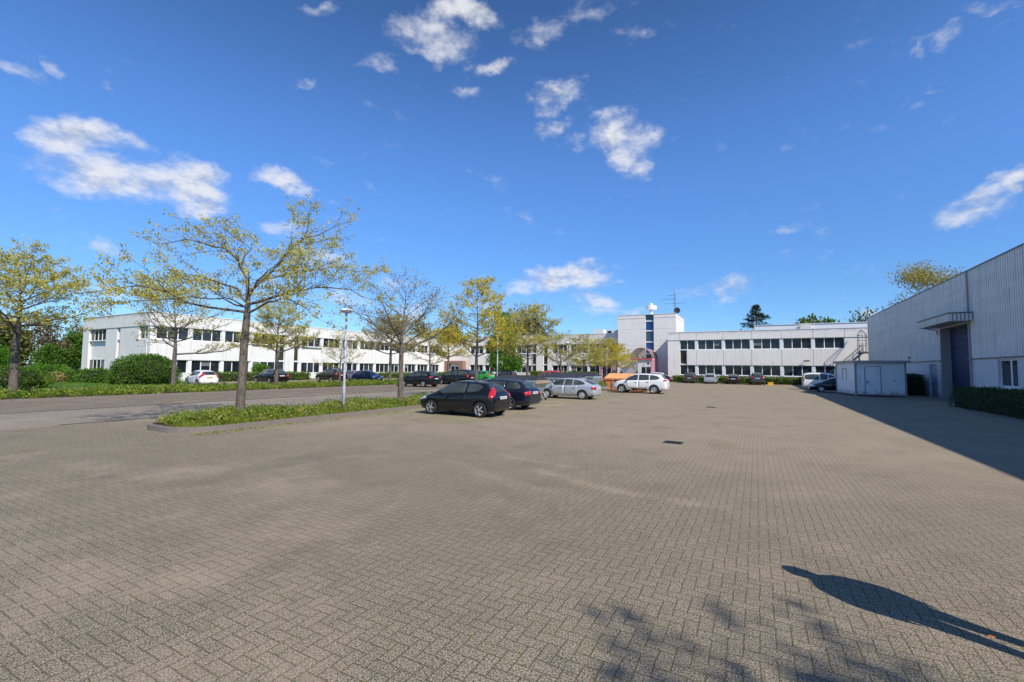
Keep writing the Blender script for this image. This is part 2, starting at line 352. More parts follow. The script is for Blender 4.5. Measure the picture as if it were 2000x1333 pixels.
M['galv'] = plain('galvanised_sheet', (0.40, 0.47, 0.49), 0.5, 0.35, var=0.3, scale=4)
M['rust_board'] = plain('brown_board', (0.34, 0.25, 0.17), 0.8, var=0.2)
M['yellow'] = plain('yellow_plastic', (0.85, 0.52, 0.03), 0.45)
M['skin'] = plain('skin', (0.50, 0.30, 0.22), 0.5)
M['cloth_dark'] = plain('dark_cloth', (0.02, 0.022, 0.03), 0.9)
M['hair'] = plain('dark_hair', (0.04, 0.03, 0.02), 0.7)
M['jeans'] = plain('blue_jeans', (0.05, 0.07, 0.13), 0.9)
M['bark'] = bark_mat('oak_bark', (0.17, 0.14, 0.11))
M['bark_far'] = bark_mat('grey_bark', (0.12, 0.105, 0.085))
M['leaf_oak'] = leaf_mat('young_oak_leaves', (0.36, 0.34, 0.045), (0.74, 0.66, 0.17), 0.48)
M['leaf_gold'] = leaf_mat('golden_oak_leaves', (0.42, 0.37, 0.025), (0.80, 0.66, 0.09), 0.5)
M['leaf_pale'] = leaf_mat('sparse_brown_buds', (0.28, 0.24, 0.07), (0.50, 0.42, 0.17), 0.32)
M['leaf_fresh'] = leaf_mat('fresh_green_leaves', (0.06, 0.17, 0.012), (0.16, 0.32, 0.03), 0.4)
M['leaf_hedge'] = leaf_mat('hedge_leaves', (0.04, 0.105, 0.009), (0.13, 0.24, 0.022), 0.3)
M['leaf_lowhedge'] = leaf_mat('low_hedge_leaves', (0.07, 0.15, 0.012), (0.19, 0.29, 0.03), 0.32)
M['leaf_ivy'] = leaf_mat('cover_leaves', (0.10, 0.18, 0.015), (0.36, 0.40, 0.06), 0.4)
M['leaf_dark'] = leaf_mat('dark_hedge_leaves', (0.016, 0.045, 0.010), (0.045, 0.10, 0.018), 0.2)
M['leaf_wood'] = leaf_mat('woodland_leaves', (0.08, 0.12, 0.02), (0.24, 0.27, 0.06), 0.35)
M['leaf_brown'] = leaf_mat('bronze_buds', (0.14, 0.095, 0.05), (0.27, 0.19, 0.09), 0.3)
M['leaf_pop'] = leaf_mat('poplar_leaves', (0.26, 0.22, 0.04), (0.52, 0.44, 0.12), 0.4)
M['needle'] = leaf_mat('conifer_needles', (0.012, 0.03, 0.018), (0.04, 0.07, 0.04), 0.1)
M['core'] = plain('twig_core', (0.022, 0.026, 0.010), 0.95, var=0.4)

def acryl_mat():
    mt, q, b = base_mat('smoked_acrylic'); b.inputs['Base Color'].default_value = rgb(.16, .14, .13); b.inputs['Roughness'].default_value = .12
    tr = q.node('ShaderNodeBsdfTransparent', Color=rgb(.78, .70, .66)); mx = q.node('ShaderNodeMixShader')
    n = q.noise(q.node('ShaderNodeNewGeometry').outputs['Position'], 1.5, 3, .6)
    q.l.new(q.m('MULTIPLY_ADD', n, .3, .22), mx.inputs[0]); q.l.new(tr.outputs[0], mx.inputs[1]); q.l.new(b.outputs[0], mx.inputs[2]); q.l.new(mx.outputs[0], q.n['Material Output'].inputs['Surface'])
    return mt
M['acryl'] = acryl_mat()
# ------------------------------------------------------------------ ground
def sheet(name, pts, z, mat, label=None):
    b = MB(); b.add([(x, y, z) for x, y in pts], [tuple(range(len(pts)))])
    return tag(b.build(name, mat, normals=False), kind='structure')
def rect(x0, x1, y0, y1): return [(x0, y0), (x1, y0), (x1, y1), (x0, y1)]
sheet('ground', rect(-2500, 2500, -1500, 3500), -0.03, M['earth'])
sheet('lawn', rect(-140, -47.5, -40, 84), -0.012, M['lawn'])
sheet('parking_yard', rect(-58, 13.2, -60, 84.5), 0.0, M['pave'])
sheet('driving_lane', rect(-26.0, -19.85, -60, 78), 0.004, M['pave_lane'])
sheet('parking_bays_far', rect(-33.1, -26.0, -4, 78), 0.004, M['pave_strip'])
sheet('parking_bays_near', rect(-14.4, -9.2, 13.2, 60), 0.004, M['pave_bay'])
sheet('back_lane', rect(-49.6, -38.9, -60, 78), 0.008, M['pave_strip'])
sheet('lawn_edge', rect(-64, -49.6, -40, 27), 0.008, M['lawn'])
b = MB(); b.box(-26.12, -25.92, -60, 78, -0.02, 0.010); b.box(-19.98, -19.84, 6, 78, -0.02, 0.010)
tag(b.build('gutter_strip', M['gutter']), kind='structure')

def island(x0, x1, y0, y1, mat='soil'):
    """raised planting strip: kerbstones with rounded ends round a bed of soil"""
    r = 1.2
    def outline(ins):
        pts = []
        for cx, cy, a0 in ((x1 - r, y0 + r, -90), (x1 - r, y1 - r, 0), (x0 + r, y1 - r, 90), (x0 + r, y0 + r, 180)):
            for k in range(7):
                a = R(a0 + 15 * k); pts.append((cx + (r - ins) * math.cos(a), cy + (r - ins) * math.sin(a)))
        return pts
    o, i = outline(0), outline(0.14); n = len(o); b = MB()
    b.add([(x, y, -0.02) for x, y in o] + [(x, y, 0.155) for x, y in o] + [(x, y, 0.155) for x, y in i] + [(x, y, 0.0) for x, y in i],
          [(k, (k + 1) % n, n + (k + 1) % n, n + k) for k in range(n)] + [(n + k, n + (k + 1) % n, 2 * n + (k + 1) % n, 2 * n + k) for k in range(n)] + [(2 * n + k, 2 * n + (k + 1) % n, 3 * n + (k + 1) % n, 3 * n + k) for k in range(n)])
    tag(b.build('kerb', M['kerbstone']), kind='structure')
    b = MB(); b.add([(x, y, 0.085) for x, y in i], [tuple(range(n))]); tag(b.build('planting_bed', M[mat], normals=False), kind='structure')
island(-17.35, -14.35, 6.9, 60.0)
island(-38.9, -33.1, -20.0, 49.8)
# drains in the yard
def drain(x, y, label):
    t = thing('drain_cover', label, 'drain', (x, y, 0), 0, 'iron drain covers along the yard')
    b = MB(); b.box(x - .25, x + .25, y - .22, y + .22, 0.001, 0.008); b.build('frame', M['dark'], t)
    b = MB()
    for k in range(7): b.box(x - .2, x + .2, y - .18 + k * .055, y - .155 + k * .055, 0.0081, 0.014)
    b.build('grate', M['ink'], t)
drain(-2.05, 13.15, 'nearer dark iron drain cover in the open paving right of the black hatchback')
drain(-2.2, 26.6, 'farther small iron drain cover in the paving beyond the nearer drain')

# ------------------------------------------------------------------ office wings
H_P, H_1, H_2, H_3, H_4 = 0.90, 2.60, 5.05, 6.62, 8.20
RB = random.Random(12); M['blind'] = plain('window_blind', (0.16, 0.165, 0.165), 0.8)
def units_from(u0, n, mod, pier): return [(u0 + i * mod, u0 + i * mod + mod - pier) for i in range(n)]
def facade(t, T, L, units, slits, hs, conc, u_from=0.0, depth=0.35, panes=3, split=None, lower=True):
    """T maps facade coordinates (x along, -y outward, z up) to the world; units = window bands, slits = tall stair windows"""
    zp, z1, z2, z3, z4 = hs; W_ = 0.26
    b = MB(T)
    ops = sorted([(a, c) for a, c in units] + [(a, c) for a, c in slits])
    # plinth and plain full-height wall between the groups of openings
    zones = []
    cur = u_from
    for a, c in ops:
        if a - cur > 1.0: zones.append((cur, a))
        cur = max(cur, c)
    if L - cur > 0.3: zones.append((cur, L))
    for a, c in zones: b.box(a + 0.004, c - 0.004, 0.0, depth, 0.0, z3)
    # plinth below windows
    for a, c in units: b.box(a - .2, c + .2, 0.10, depth, 0, zp)
    b.build('wall', M[conc], t)
    # spandrel and parapet, cast in panels of one window bay with open joints
    edges = [u_from] + [x for z_ in zones for x in z_] + [(units[i][1] + units[i + 1][0]) / 2 for i in range(len(units) - 1) if units[i + 1][0] - units[i][1] < 1.0] + [L]
    edges = sorted(set(round(x, 3) for x in edges)); e2 = [edges[0]]
    for x in edges[1:]:
        if x - e2[-1] > 0.5: e2.append(x)
    e2[-1] = L
    pa = MB(T)
    for a, c in zip(e2[:-1], e2[1:]):
        mid = (a + c) / 2
        if not any(za - .01 <= mid <= zc + .01 for za, zc in zones) and not any(s0 < c and s1 > a for s0, s1 in slits):
            s1_ = MB(T); s1_.box(a + .02, c - .02, -0.06, depth, z1, z2); s1_.build('spandrel', M[conc], t)
        pa.box(a + .02, c - .02, -0.08, depth, z3 + 0.003, z4)
    # spandrel beside the slits
    for i, (a, c) in enumerate(ops):
        if (a, c) in slits: continue
        for s0, s1 in slits:
            if abs(s0 - a) < 0.05: sp = MB(T); sp.box(s1 + .06, c + .2, -0.06, depth, z1, z2); sp.build('spandrel', M[conc], t)
    pa.build('parapet', M[conc], t)
    b = MB(T); b.box(u_from - .1, L + .1, -0.13, depth + .1, z4 + .002, z4 + 0.09); b.build('coping', M['coping'], t)
    # piers between the window bays
    for i in range(len(units) - 1):
        a, c = units[i][1], units[i + 1][0]
        if c - a < 1.0:
            for (q0, q1) in ((zp, z1), (z2, z3)):
                b = MB(T); b.box(a, c, 0.03, depth, q0 + .003, q1 - .003); b.build('pier', M['coping'], t)
    # windows
    def window(a, c, q0, q1, n, pm='pane', d=0.2):
        f = MB(T); g = MB(T); fw = 0.055
        f.box(a, c, d, d + .08, q0, q0 + .09); f.box(a, c, d, d + .08, q1 - .06, q1)
        f.box(a - .02, c + .02, d - .16, d + .02, q0 - .035, q0 + .012)
        w = (c - a) / n
        for k in range(n + 1):
            x = a + k * w; x0 = max(a, x - fw); x1 = min(c, x + fw); f.box(x0, x1, d + .002, d + .078, q0 + .091, q1 - .061)
        fo = f.build('window', M['white'], t)
        for k in range(n):
            g.add([(a + k * w + .03, d + .05, q0 + .05), (a + (k + 1) * w - .03, d + .05, q0 + .05), (a + (k + 1) * w - .03, d + .05, q1 - .04), (a + k * w + .03, d + .05, q1 - .04)], [(0, 1, 2, 3)])
        bl = MB(T)
        for k in range(n):
            if RB.random() < .16 and pm == 'pane':
                h_ = (q1 - q0) * RB.choice((.25, .4, .6, .9)); bl.box(a + k * w + .06, a + (k + 1) * w - .06, d + .035, d + .045, q1 - .06 - h_, q1 - .06)
        g.build('pane', M[pm], fo, normals=False)
        if bl.v: bl.build('blind', M['blind'], fo)
    for a, c in units:
        n = max(1, round((c - a) / 1.17)) if panes else 3
        window(a, c, z2, z3, n)
        if lower: window(a, c, zp, z1, n)
    for s0, s1 in slits:
        if not any(abs(s0 - a) < .05 for a, c in units):
            window(s0, s1, z2 + .1, z3, 1); window(s0, s1, zp, z1, 1)
        window(s0, s1, z1 + .1, z2 - .05, 1, 'pane_brown')
        b = MB(T); b.box(s0 - .08, s1 + .08, 0.06, depth, z1, z1 + .097); b.box(s0 - .08, s1 + .08, 0.06, depth, z2 - .047, z2 + .06); b.build('sill', M['coping'], t)
def core(t, x0, x1, y0, y1, z, mat='conc'):
    b = MB(); b.box(x0, x1, y0, y1, 0, z - .35); b.build('inner_wall', M[mat], t)
    b = MB(); b.box(x0 + .1, x1 - .1, y0 + .1, y1 - .1, z - .35, z - .22); b.build('roof', M['roof'], t)

# left wing: long facade faces +X
t = thing('office_wing', 'long white two storey office wing on the left behind the rows of trees', 'building', (-63, 26.4, 0))
TL = Matrix.Translation((-63, 26.4, 0)) @ Matrix.Rotation(R(90), 4, 'Z')
uL = units_from(0.65, 4, 3.94, 0.45) + units_from(20.35, 9, 3.95, 0.5)
facade(t, TL, 59.5, uL, [(16.5, 17.4), (18.95, 19.8)], (0.88, 2.58, 5.04, 6.62, 8.2), 'conc')
TLf = Matrix.Translation((-81.8, 26.4, 0))
facade(t, TLf, 18.72, [(1.9, 6.5), (15.8, 18.1)], [(6.5, 7.05), (10.15, 11.0)], (0.88, 2.58, 5.04, 6.62, 8.2), 'conc', panes=2)
core(t, -81.7, -63.36, 26.76, 85.7, 8.2)
b = MB(); b.box(-81.79, -81.7, 26.5, 85.7, 0, 8.1); b.build('end_wall', M['conc'], t)

# right wing: facade faces the camera
t = thing('office_wing', 'white two storey office wing across the far end behind four parked cars', 'building', (0, 78, 0))
TR = Matrix.Translation((-12.87, 78, 0))
uR = [(1.90, 4.20)] + units_from(4.63, 5, 3.93, 0.42)
facade(t, TR, 34.0, uR, [(1.90, 2.93)], (1.19, 2.80, 5.25, 6.84, 8.1), 'conc_grey')
core(t, -12.80, 21.0, 78.36, 92, 8.1, 'conc_grey')
b = MB(); b.box(-12.867, -12.79, 78.37, 92, 0, 8.08); b.build('end_wall', M['conc_grey'], t)
b = MB(); b.box(-0.2, 18, 82.5, 91, 7.9, 9.25); b.box(-0.3, 18.1, 82.4, 91.1, 9.252, 9.33); b.build('roof_house', M['coping'], t)
b = MB(); b.box(6.0, 7.4, 81.6, 82.38, 8.4, 9.1); b.build('roof_vent', M['conc_grey'], t)
# flood light on the spandrel
b = MB(); b.tube([(6.1, 77.93, 3.35), (6.1, 77.6, 3.42)], 0.03); b.box(6.05, 6.75, 77.3, 77.62, 3.38, 3.56); b.build('flood_light', M['dark'], t)

# middle section, set back
t = thing('office_wing', 'two storey office section between the left wing and the stair tower', 'building', (-40, 85, 0))
TC = Matrix.Translation((-63.0, 85, 0))
uC = [(6.2, 9.6)] + units_from(10.1, 3, 3.93, 0.42) + units_from(26.35, 4, 3.93, 0.42)
facade(t, TC, 41.5, uC, [(21.75, 22.7), (24.3, 25.25)], (1.0, 2.65, 5.05, 6.9, 8.8), 'conc_grey')
core(t, -62.9, -21.6, 85.36, 97, 8.8, 'conc_grey')
b = MB(); b.box(-29.0, -26.9, 88, 90, 8.4, 10.0); b.build('roof_house', M['coping'], t)
b = MB(); b.box(-26.2, -22.6, 88, 90, 8.4, 9.75); b.box(-26.0, -25.2, 87.95, 87.99, 9.0, 9.6, 1); b.build('roof_vent', [M['coping'], M['dark']], t)

# brick portico in the inner corner
t = thing('brick_portico', 'red brown brick entrance portico with white door in the corner of two wings', 'entrance', (-60.2, 84, 0))
b = MB(); b.box(-62.9, -61.9, 83.6, 84.9, 0, 3.5); b.box(-58.9, -57.9, 83.6, 84.9, 0, 3.5); b.box(-61.898, -58.902, 83.6, 84.9, 2.95, 3.5); b.build('brick_frame', M['brick'], t)
b = MB(); b.box(-61.89, -58.91, 84.3, 84.6, 0, 2.94); b.build('door_surround', M['cream'], t)
for k in range(2):
    b = MB(); x = -61.4 + k * 1.1; b.box(x, x + 1.0, 84.22, 84.29, 0.05, 2.3); d = b.build('door', M['white'], t)
    b = MB(); b.box(x + .1, x + .9, 84.20, 84.218, 0.2, 2.2); b.build('pane', M['pane'], d)

# stair tower
t = thing('stair_tower', 'tall windowless white stair tower with a blue glazed strip and white vent on top', 'tower', (-17, 82, 0))
for q0, q1 in ((0, 6.25), (6.27, 9.2), (9.22, 11.15)):
    b = MB(); b.box(-22.28, -17.32, 82, 92, q0, q1); b.box(-15.88, -12.13, 82, 92, q0, q1); b.box(-17.30, -15.90, 82.5, 92, q0, q1); b.build('wall', M['conc_tower'], t)
b = MB(); b.box(-22.30, -17.32, 81.96, 92, 11.17, 11.78); b.box(-15.88, -12.11, 81.96, 92, 11.17, 11.78); b.box(-17.30, -15.90, 82.5, 92, 11.17, 11.72); b.build('parapet', M['conc_tower'], t)
b = MB(); b.box(-22.36, -12.05, 81.9, 92.05, 11.79, 11.86); b.build('coping', M['coping'], t)
for k, (q0, q1, mm) in enumerate(((10.75, 11.76, 'pane_grey'), (9.0, 10.55, 'pane_blue'), (7.0, 8.75, 'pane_grey'), (4.9, 6.75, 'pane_blue'), (1.0, 4.7, 'pane'))):
    f = MB(); f.box(-17.28, -15.92, 82.2, 82.45, q0 - .2, q0); fo = f.build('window', M['white'], t)
    g = MB(); g.box(-17.28, -15.92, 82.3, 82.45, q0 + .003, q1); g.build('pane', M[mm], fo)
t = thing('roof_vent', 'white mushroom shaped vent standing on top of the stair tower', 'vent', (-16.75, 84.2, 11.72))
b = MB(); b.lathe([(0.42, 0), (0.36, 0.25), (0.36, 1.2)], (-16.75, 84.2, 11.72)); b.build('duct', M['white'], t, True)
b = MB(); b.lathe([(0.5, 1.2), (0.98, 1.22), (0.98, 1.85), (0.93, 1.9), (0.35, 2.0)], (-16.75, 84.2, 11.72)); b.build('cap', M['white'], t)
b = MB(); b.lathe([(0.33, 2.001), (0.30, 2.25), (0.15, 2.42)], (-16.75, 84.2, 11.72)); b.build('finial', M['white'], t, True)
t = thing('antenna_mast', 'thin lattice antenna mast with aerials and a dish behind the stair tower roof', 'antenna', (-12.75, 85, 11.5))
b = MB()
for dx, dy in ((-.14, 0), (.14, 0), (0, .2)): b.tube([(-12.75 + dx, 85 + dy, 11.6), (-12.75 + dx, 85 + dy, 16.0)], 0.024, 5)
for k in range(14): b.tube([(-12.89, 85, 11.8 + k * .3), (-12.61, 85, 12.1 + k * .3)], 0.016, 4); b.tube([(-12.61, 85, 11.8 + k * .3), (-12.75, 85.2, 12.1 + k * .3)], 0.016, 4)
b.tube([(-12.75, 85, 15.9), (-12.75, 85, 17.1)], 0.022, 5)
b.build('mast', M['grey_steel'], t)
def aerial(z, x0, x1):
    b = MB(); b.tube([(x0, 84.9, z), (x1, 84.9, z)], 0.022, 5)
    for k in range(7): x = x0 + (x1 - x0) * k / 6; b.tube([(x, 84.5, z + .02), (x, 85.3, z + .02)], 0.014, 4)
    b.build('aerial', M['dark'], t)
aerial(15.45, -13.9, -12.7); aerial(14.75, -14.9, -12.7); aerial(13.95, -14.4, -10.9)
b = MB(); b.lathe([(0.05, 0), (0.30, -.05), (0.52, -.16), (0.54, -.15), (0.30, -.02), (0.05, 0.05)], (-12.3, 84.7, 12.6), 'y'); b.build('dish', M['dark'], t, True)

# vaulted entrance canopy
M['vault_rib'] = plain('vault_rib_paint', (0.33, 0.22, 0.21), 0.5)
def vault(t, xc, r, y0, y1, z0, solid=True):
    b = MB(); n = 16
    for k in range(n):
        a0, a1 = math.pi * k / n, math.pi * (k + 1) / n
        for rr, in ((r,),):
            b.add([(xc - rr * math.cos(a0), y0, z0 + rr * math.sin(a0)), (xc - rr * math.cos(a0), y1, z0 + rr * math.sin(a0)), (xc - rr * math.cos(a1), y1, z0 + rr * math.sin(a1)), (xc - rr * math.cos(a1), y0, z0 + rr * math.sin(a1))], [(0, 1, 2, 3)])
    b.build('vault_glazing', M['acryl'], t, normals=False)
    ny = max(3, int((y1 - y0) / .55))
    for k in range(ny + 1):
        y = y0 + (y1 - y0) * k / ny; b = MB(); b.tube([(xc - (r + .03) * math.cos(math.pi * i / 18), y, z0 + (r + .03) * math.sin(math.pi * i / 18)) for i in range(19)], 0.035, 5)
        b.build('vault_rib', M['vault_rib'], t)
    b = MB()
    for i in range(1, 12): a = math.pi * i / 12; b.tube([(xc - (r + .03) * math.cos(a), y0, z0 + (r + .03) * math.sin(a)), (xc - (r + .03) * math.cos(a), y1, z0 + (r + .03) * math.sin(a))], 0.022, 4)
    b.build('vault_bar', M['pink'], t)
t = thing('entrance_canopy', 'pink entrance canopy with a barrel vaulted glazed roof in front of the stair tower', 'canopy', (-17, 77, 0))
vault(t, -17.0, 1.75, 76.8, 81.9, 3.85)
b = MB(); b.box(-18.8, -15.2, 76.72, 76.84, 3.55, 3.86); b.build('beam', M['red'], t)
b = MB(); b.box(-15.36, -15.2, 76.85, 81.95, 3.55, 3.86); b.box(-18.8, -18.64, 76.85, 81.95, 3.55, 3.86); b.build('beam', M['pink'], t)
for k in range(10):
    b = MB(); y = 76.95 + k * .53; b.box(-15.36, -15.2, y, y + .16, 0, 3.548); b.build('post', M['pink'], t)
b = MB(); b.box(-15.40, -15.365, 76.9, 81.9, .0, 3.5); b.build('side_panel', M['pink'], t)
b = MB(); b.box(-17.55, -15.42, 76.95, 77.1, 2.45, 3.54); b.box(-17.55, -17.0, 76.95, 77.1, 0, 2.448); b.build('front_panel', M['cream'], t)
for k in range(2):
    b = MB(); x = -16.98 + k * .78; b.box(x, x + .76, 77.0, 77.06, 0, 2.44); d = b.build('door', M['white'], t)
    b = MB(); b.box(x + .05, x + .71, 76.98, 76.998, 0.1, 2.38); b.build('pane', M['pane'], d)
b = MB(); b.lathe([(0.02, -.01), (0.19, -.01), (0.19, 0.0), (0.02, 0.0)], (-15.85, 76.94, 2.98), 'y'); lg = b.build('logo_disc', M['ink'], t)
b = MB(); b.box(-16.75, -16.35, 76.93, 76.948, 2.78, 2.84); b.box(-16.75, -16.5, 76.93, 76.948, 2.70, 2.74); b.build('lettering', M['grey_steel'], t)
# second pink porch left of the tower
t = thing('pink_porch', 'pink columned porch with a dark doorway left of the stair tower', 'entrance', (-23.9, 82.4, 0))
b = MB(); b.box(-25.7, -22.4, 81.2, 84.8, 3.0, 3.35); b.build('beam', M['pink'], t)
for x in (-25.6, -25.25, -23.4, -23.05, -22.75, -22.5):
    b = MB(); b.box(x, x + .2, 81.3, 81.5, 0, 2.998); b.build('post', M['pink'], t)
b = MB(); b.box(-25.0, -23.45, 81.9, 82.0, 0, 2.9); b.build('door', M['pane'], t)
# low garden wall beside the entrance
b = MB(); b.box(-22.2, -18.9, 80.6, 80.85, 0, 2.55); b.box(-22.25, -18.88, 80.55, 80.9, 2.552, 2.62)
tag(b.build('low_wall', M['conc_grey']), 'low grey concrete wall between the pink porch and the entrance canopy', 'wall')

# outside stair with caged ladder at the right end of the far wing
t = thing('steel_stair', 'grey steel outside stair with a caged ladder at the corner behind the hall', 'stair', (12, 75.5, 0))
b = MB()
for y in (75.2, 76.2): b.tube([(8.2, y, 0.1), (12.6, y, 4.6)], 0.09, 6)
for k in range(18): b.box(8.2 + k * .245, 8.5 + k * .245, 75.2, 76.2, .1 + k * .25, .14 + k * .25)
b.build('flight', M['grey_steel'], t)
b = MB()
for y in (75.15, 76.25): b.tube([(8.2, y, 1.1), (12.6, y, 5.6)], 0.035, 6); b.tube([(8.2, y, .65), (12.6, y, 5.1)], 0.025, 6)
for k in range(5):
    x = 8.4 + k * 1.05
    for y in (75.15, 76.25): b.tube([(x, y, x - 8.1), (x, y, x - 7.1)], 0.03, 6)
b.build('handrail', M['grey_steel'], t)
b = MB(); b.box(12.0, 14.6, 75.0, 76.4, 4.45, 4.6)
for x in (12.0, 13.5): b.tube([(x, 75.05, 4.6), (x, 75.05, 5.7)], 0.03, 6)
b.tube([(12, 75.05, 5.7), (14.5, 75.05, 5.7)], 0.03, 6); b.box(12.05, 12.2, 75.1, 75.25, 0, 4.45); b.build('landing', M['grey_steel'], t)
b = MB()
for z in (4.7, 5.5, 6.2, 6.9): b.tube([(12.9 + .5 * math.sin(a) - .25, 76.6 - .55 * math.cos(a * .5) - .1, z) for a in [math.pi * (i / 6 - .5) for i in range(7)]], 0.05, 5)
for i in range(5): a = math.pi * (i / 4 - .5); b.tube([(12.65 + .5 * math.sin(a), 76.5 - .55 * math.cos(a * .5), 4.5), (12.65 + .5 * math.sin(a), 76.5 - .55 * math.cos(a * .5), 7.1), (12.75, 77.3, 7.75)], 0.03, 5)
b.build('ladder_cage', M['dark'], t)

# ------------------------------------------------------------------ industrial hall on the right
M['clad'] = None
def clad_mat():
    mt, q, b = base_mat('corrugated_cladding')
    pos = q.node('ShaderNodeNewGeometry').outputs['Position']; x, y, z = q.xyz(pos)
    st = q.noise(q.comb(x, q.m('MULTIPLY', y, 2.2), q.m('MULTIPLY', z, 0.35)), 1.0, 5, 0.65)
    bd = q.noise(q.comb(0.0, q.m('MULTIPLY', y, 0.06), q.m('MULTIPLY', z, 1.3)), 1.0, 4, 0.6)
    c = q.mix(q.step(st, 0.42, 0.72, 0, 0.5), rgb(0.80, 0.77, 0.72), rgb(0.46, 0.44, 0.40))
    c = q.mix(q.step(bd, 0.4, 0.65, 0, 0.4), c, rgb(0.58, 0.57, 0.54))
    q.put(b.inputs['Base Color'], c); b.inputs['Roughness'].default_value = 0.55
    return mt
M['clad'] = clad_mat()
M['clad_edge'] = plain('hall_verge', (0.16, 0.15, 0.15), 0.6)
M['hall_block'] = concrete('hall_blockwork', (0.66, 0.66, 0.67), 0.4, .6)
M['hall_grey'] = plain('grey_flashing', (0.34, 0.34, 0.34), 0.6, var=.2)
M['door_blue'] = plain('blue_roller_door', (0.006, 0.020, 0.080), 0.65, var=.08, scale=1.0)
M['door_pale'] = plain('pale_blue_door', (0.20, 0.28, 0.40), 0.5)
t = thing('industrial_hall', 'large grey corrugated metal hall on the right with a tall blue door under a canopy', 'building', (12.86, 38, 0))
XW = 12.86; Y0, Y1 = 3.0, 73.2
def corr(b, ya, yb, z0, z1):
    p = 0.28; n = int(round((yb - ya) / p)); p = (yb - ya) / n; pts = []
    for k in range(n):
        y = ya + k * p; pts += [(0.0, y), (0.0, y + p * .42), (0.045, y + p * .5), (0.045, y + p * .92)]
    pts.append((0.0, yb)); k = len(pts)
    b.add([(XW - .05 + d, y, z0) for d, y in pts] + [(XW - .05 + d, y, z1) for d, y in pts], [(i, i + k, i + k + 1, i + 1) for i in range(k - 1)])
b = MB(); corr(b, Y0, 42.0, 2.97, 8.93); corr(b, 47.35, Y1, 2.97, 8.93); corr(b, 42.0, 47.35, 5.45, 8.93); b.build('cladding', M['clad'], t, normals=False)
b = MB(); b.box(XW - .07, XW + .12, Y0, Y1 + .03, 8.935, 9.02); b.box(XW - .06, XW + .1, Y1 + .002, Y1 + .05, 0, 8.93); b.build('verge', M['clad_edge'], t)
b = MB(); b.box(XW + .14, 46, Y0, Y1, 8.5, 8.9); b.build('roof', M['roof'], t)
b = MB()
for ya, yb, za, zb in ((Y0, 35.7, 0, 2.9), (38.05, 41.9, 0, 2.9), (35.7, 38.05, 0, 1.18), (35.7, 38.05, 2.82, 2.9), (47.43, 48.5, 0, 2.9), (50.35, Y1, 0, 2.9), (48.5, 50.35, 2.68, 2.9)): b.box(XW, XW + .3, ya, yb, za, zb)
b.build('block_wall', M['hall_block'], t)
b = MB(); b.box(XW + .31, XW + .6, Y0, 41.9, 0, 8.9); b.box(XW + .31, XW + .6, 47.6, Y1, 0, 8.9); b.box(XW + .31, 46, Y1 - .3, Y1, 0, 8.9); b.box(XW + .31, 46, Y0, Y0 + .3, 0, 8.9); b.box(45.7, 46, Y0, Y1, 0, 8.9); b.build('wall', M['hall_block'], t)
b = MB(); b.box(XW - .085, XW + .002, Y0, 42.0, 2.9, 2.968); b.box(XW - .085, XW + .002, 47.35, Y1, 2.9, 2.968); b.build('drip_rail', M['clad_edge'], t)
b = MB(); b.box(XW - .04, XW + .9, 41.75, 42.0, 0, 5.45); b.box(XW - .04, XW + .9, 47.35, 47.6, 0, 5.45); b.box(XW - .04, XW + .9, 42.002, 47.348, 5.40, 5.47); b.build('door_jamb', M['hall_grey'], t)
b = MB()
for k in range(11): b.box(XW + .55, XW + .62, 42.02, 47.33, k * .49 + .01, k * .49 + .485)
b.build('door', M['door_blue'], t)
b = MB(); b.box(XW + .1, XW + .16, 48.52, 50.33, 0.01, 2.66); d = b.build('side_door', M['door_pale'], t)
b = MB(); b.box(XW + .03, XW + .1, 49.9, 50.02, 1.0, 1.14); b.build('handle', M['dark'], d)
f = MB()
for ya, yb in ((35.7, 35.78), (36.66, 36.82), (37.97, 38.05)): f.box(XW + .12, XW + .2, ya, yb, 1.18, 2.82)
f.box(XW + .121, XW + .199, 35.7, 38.05, 1.18, 1.26); f.box(XW + .121, XW + .199, 35.7, 38.05, 2.74, 2.82); f.box(XW - .05, XW + .2, 35.65, 38.1, 1.12, 1.178)
fo = f.build('window', M['white'], t)
g = MB(); g.box(XW + .16, XW + .18, 35.78, 37.97, 1.26, 2.74); g.build('pane', M['pane'], fo)
# canopy over the blue door
b = MB(); b.box(11.59, XW - .06, 40.96, 47.7, 5.50, 6.02); b.build('canopy', M['hall_grey'], t); cn = t.children[-1] if False else None
b = MB(); n = 30
for k in range(int(6.7 / .22)): b.box(11.565, 11.588, 40.97 + k * .22, 41.09 + k * .22, 5.5, 6.0)
for k in range(6): b.box(11.62 + k * .2, 11.72 + k * .2, 40.935, 40.958, 5.5, 6.0)
b.build('canopy_cladding', M['clad'], t)
b = MB(); b.box(11.52, XW - .062, 40.9, 47.76, 6.022, 6.09); b.build('canopy_edge', M['clad_edge'], t)
b = MB(); b.tube([(11.9, 47.85, 5.55), (12.5, 47.85, 5.42), (12.75, 47.85, 5.36), (12.78, 47.85, 5.0)], 0.05, 6); b.build('gutter_pipe', M['hall_grey'], t)
b = MB(); b.tube([(XW - .12, 41.6, 0), (XW - .12, 41.6, 8.9)], 0.055, 8); b.build('downpipe', M['hall_grey'], t)
b = MB(); b.box(XW - .2, XW - .06, 55.4, 55.55, 3.3, 3.45); b.build('wall_lamp', M['dark'], t)
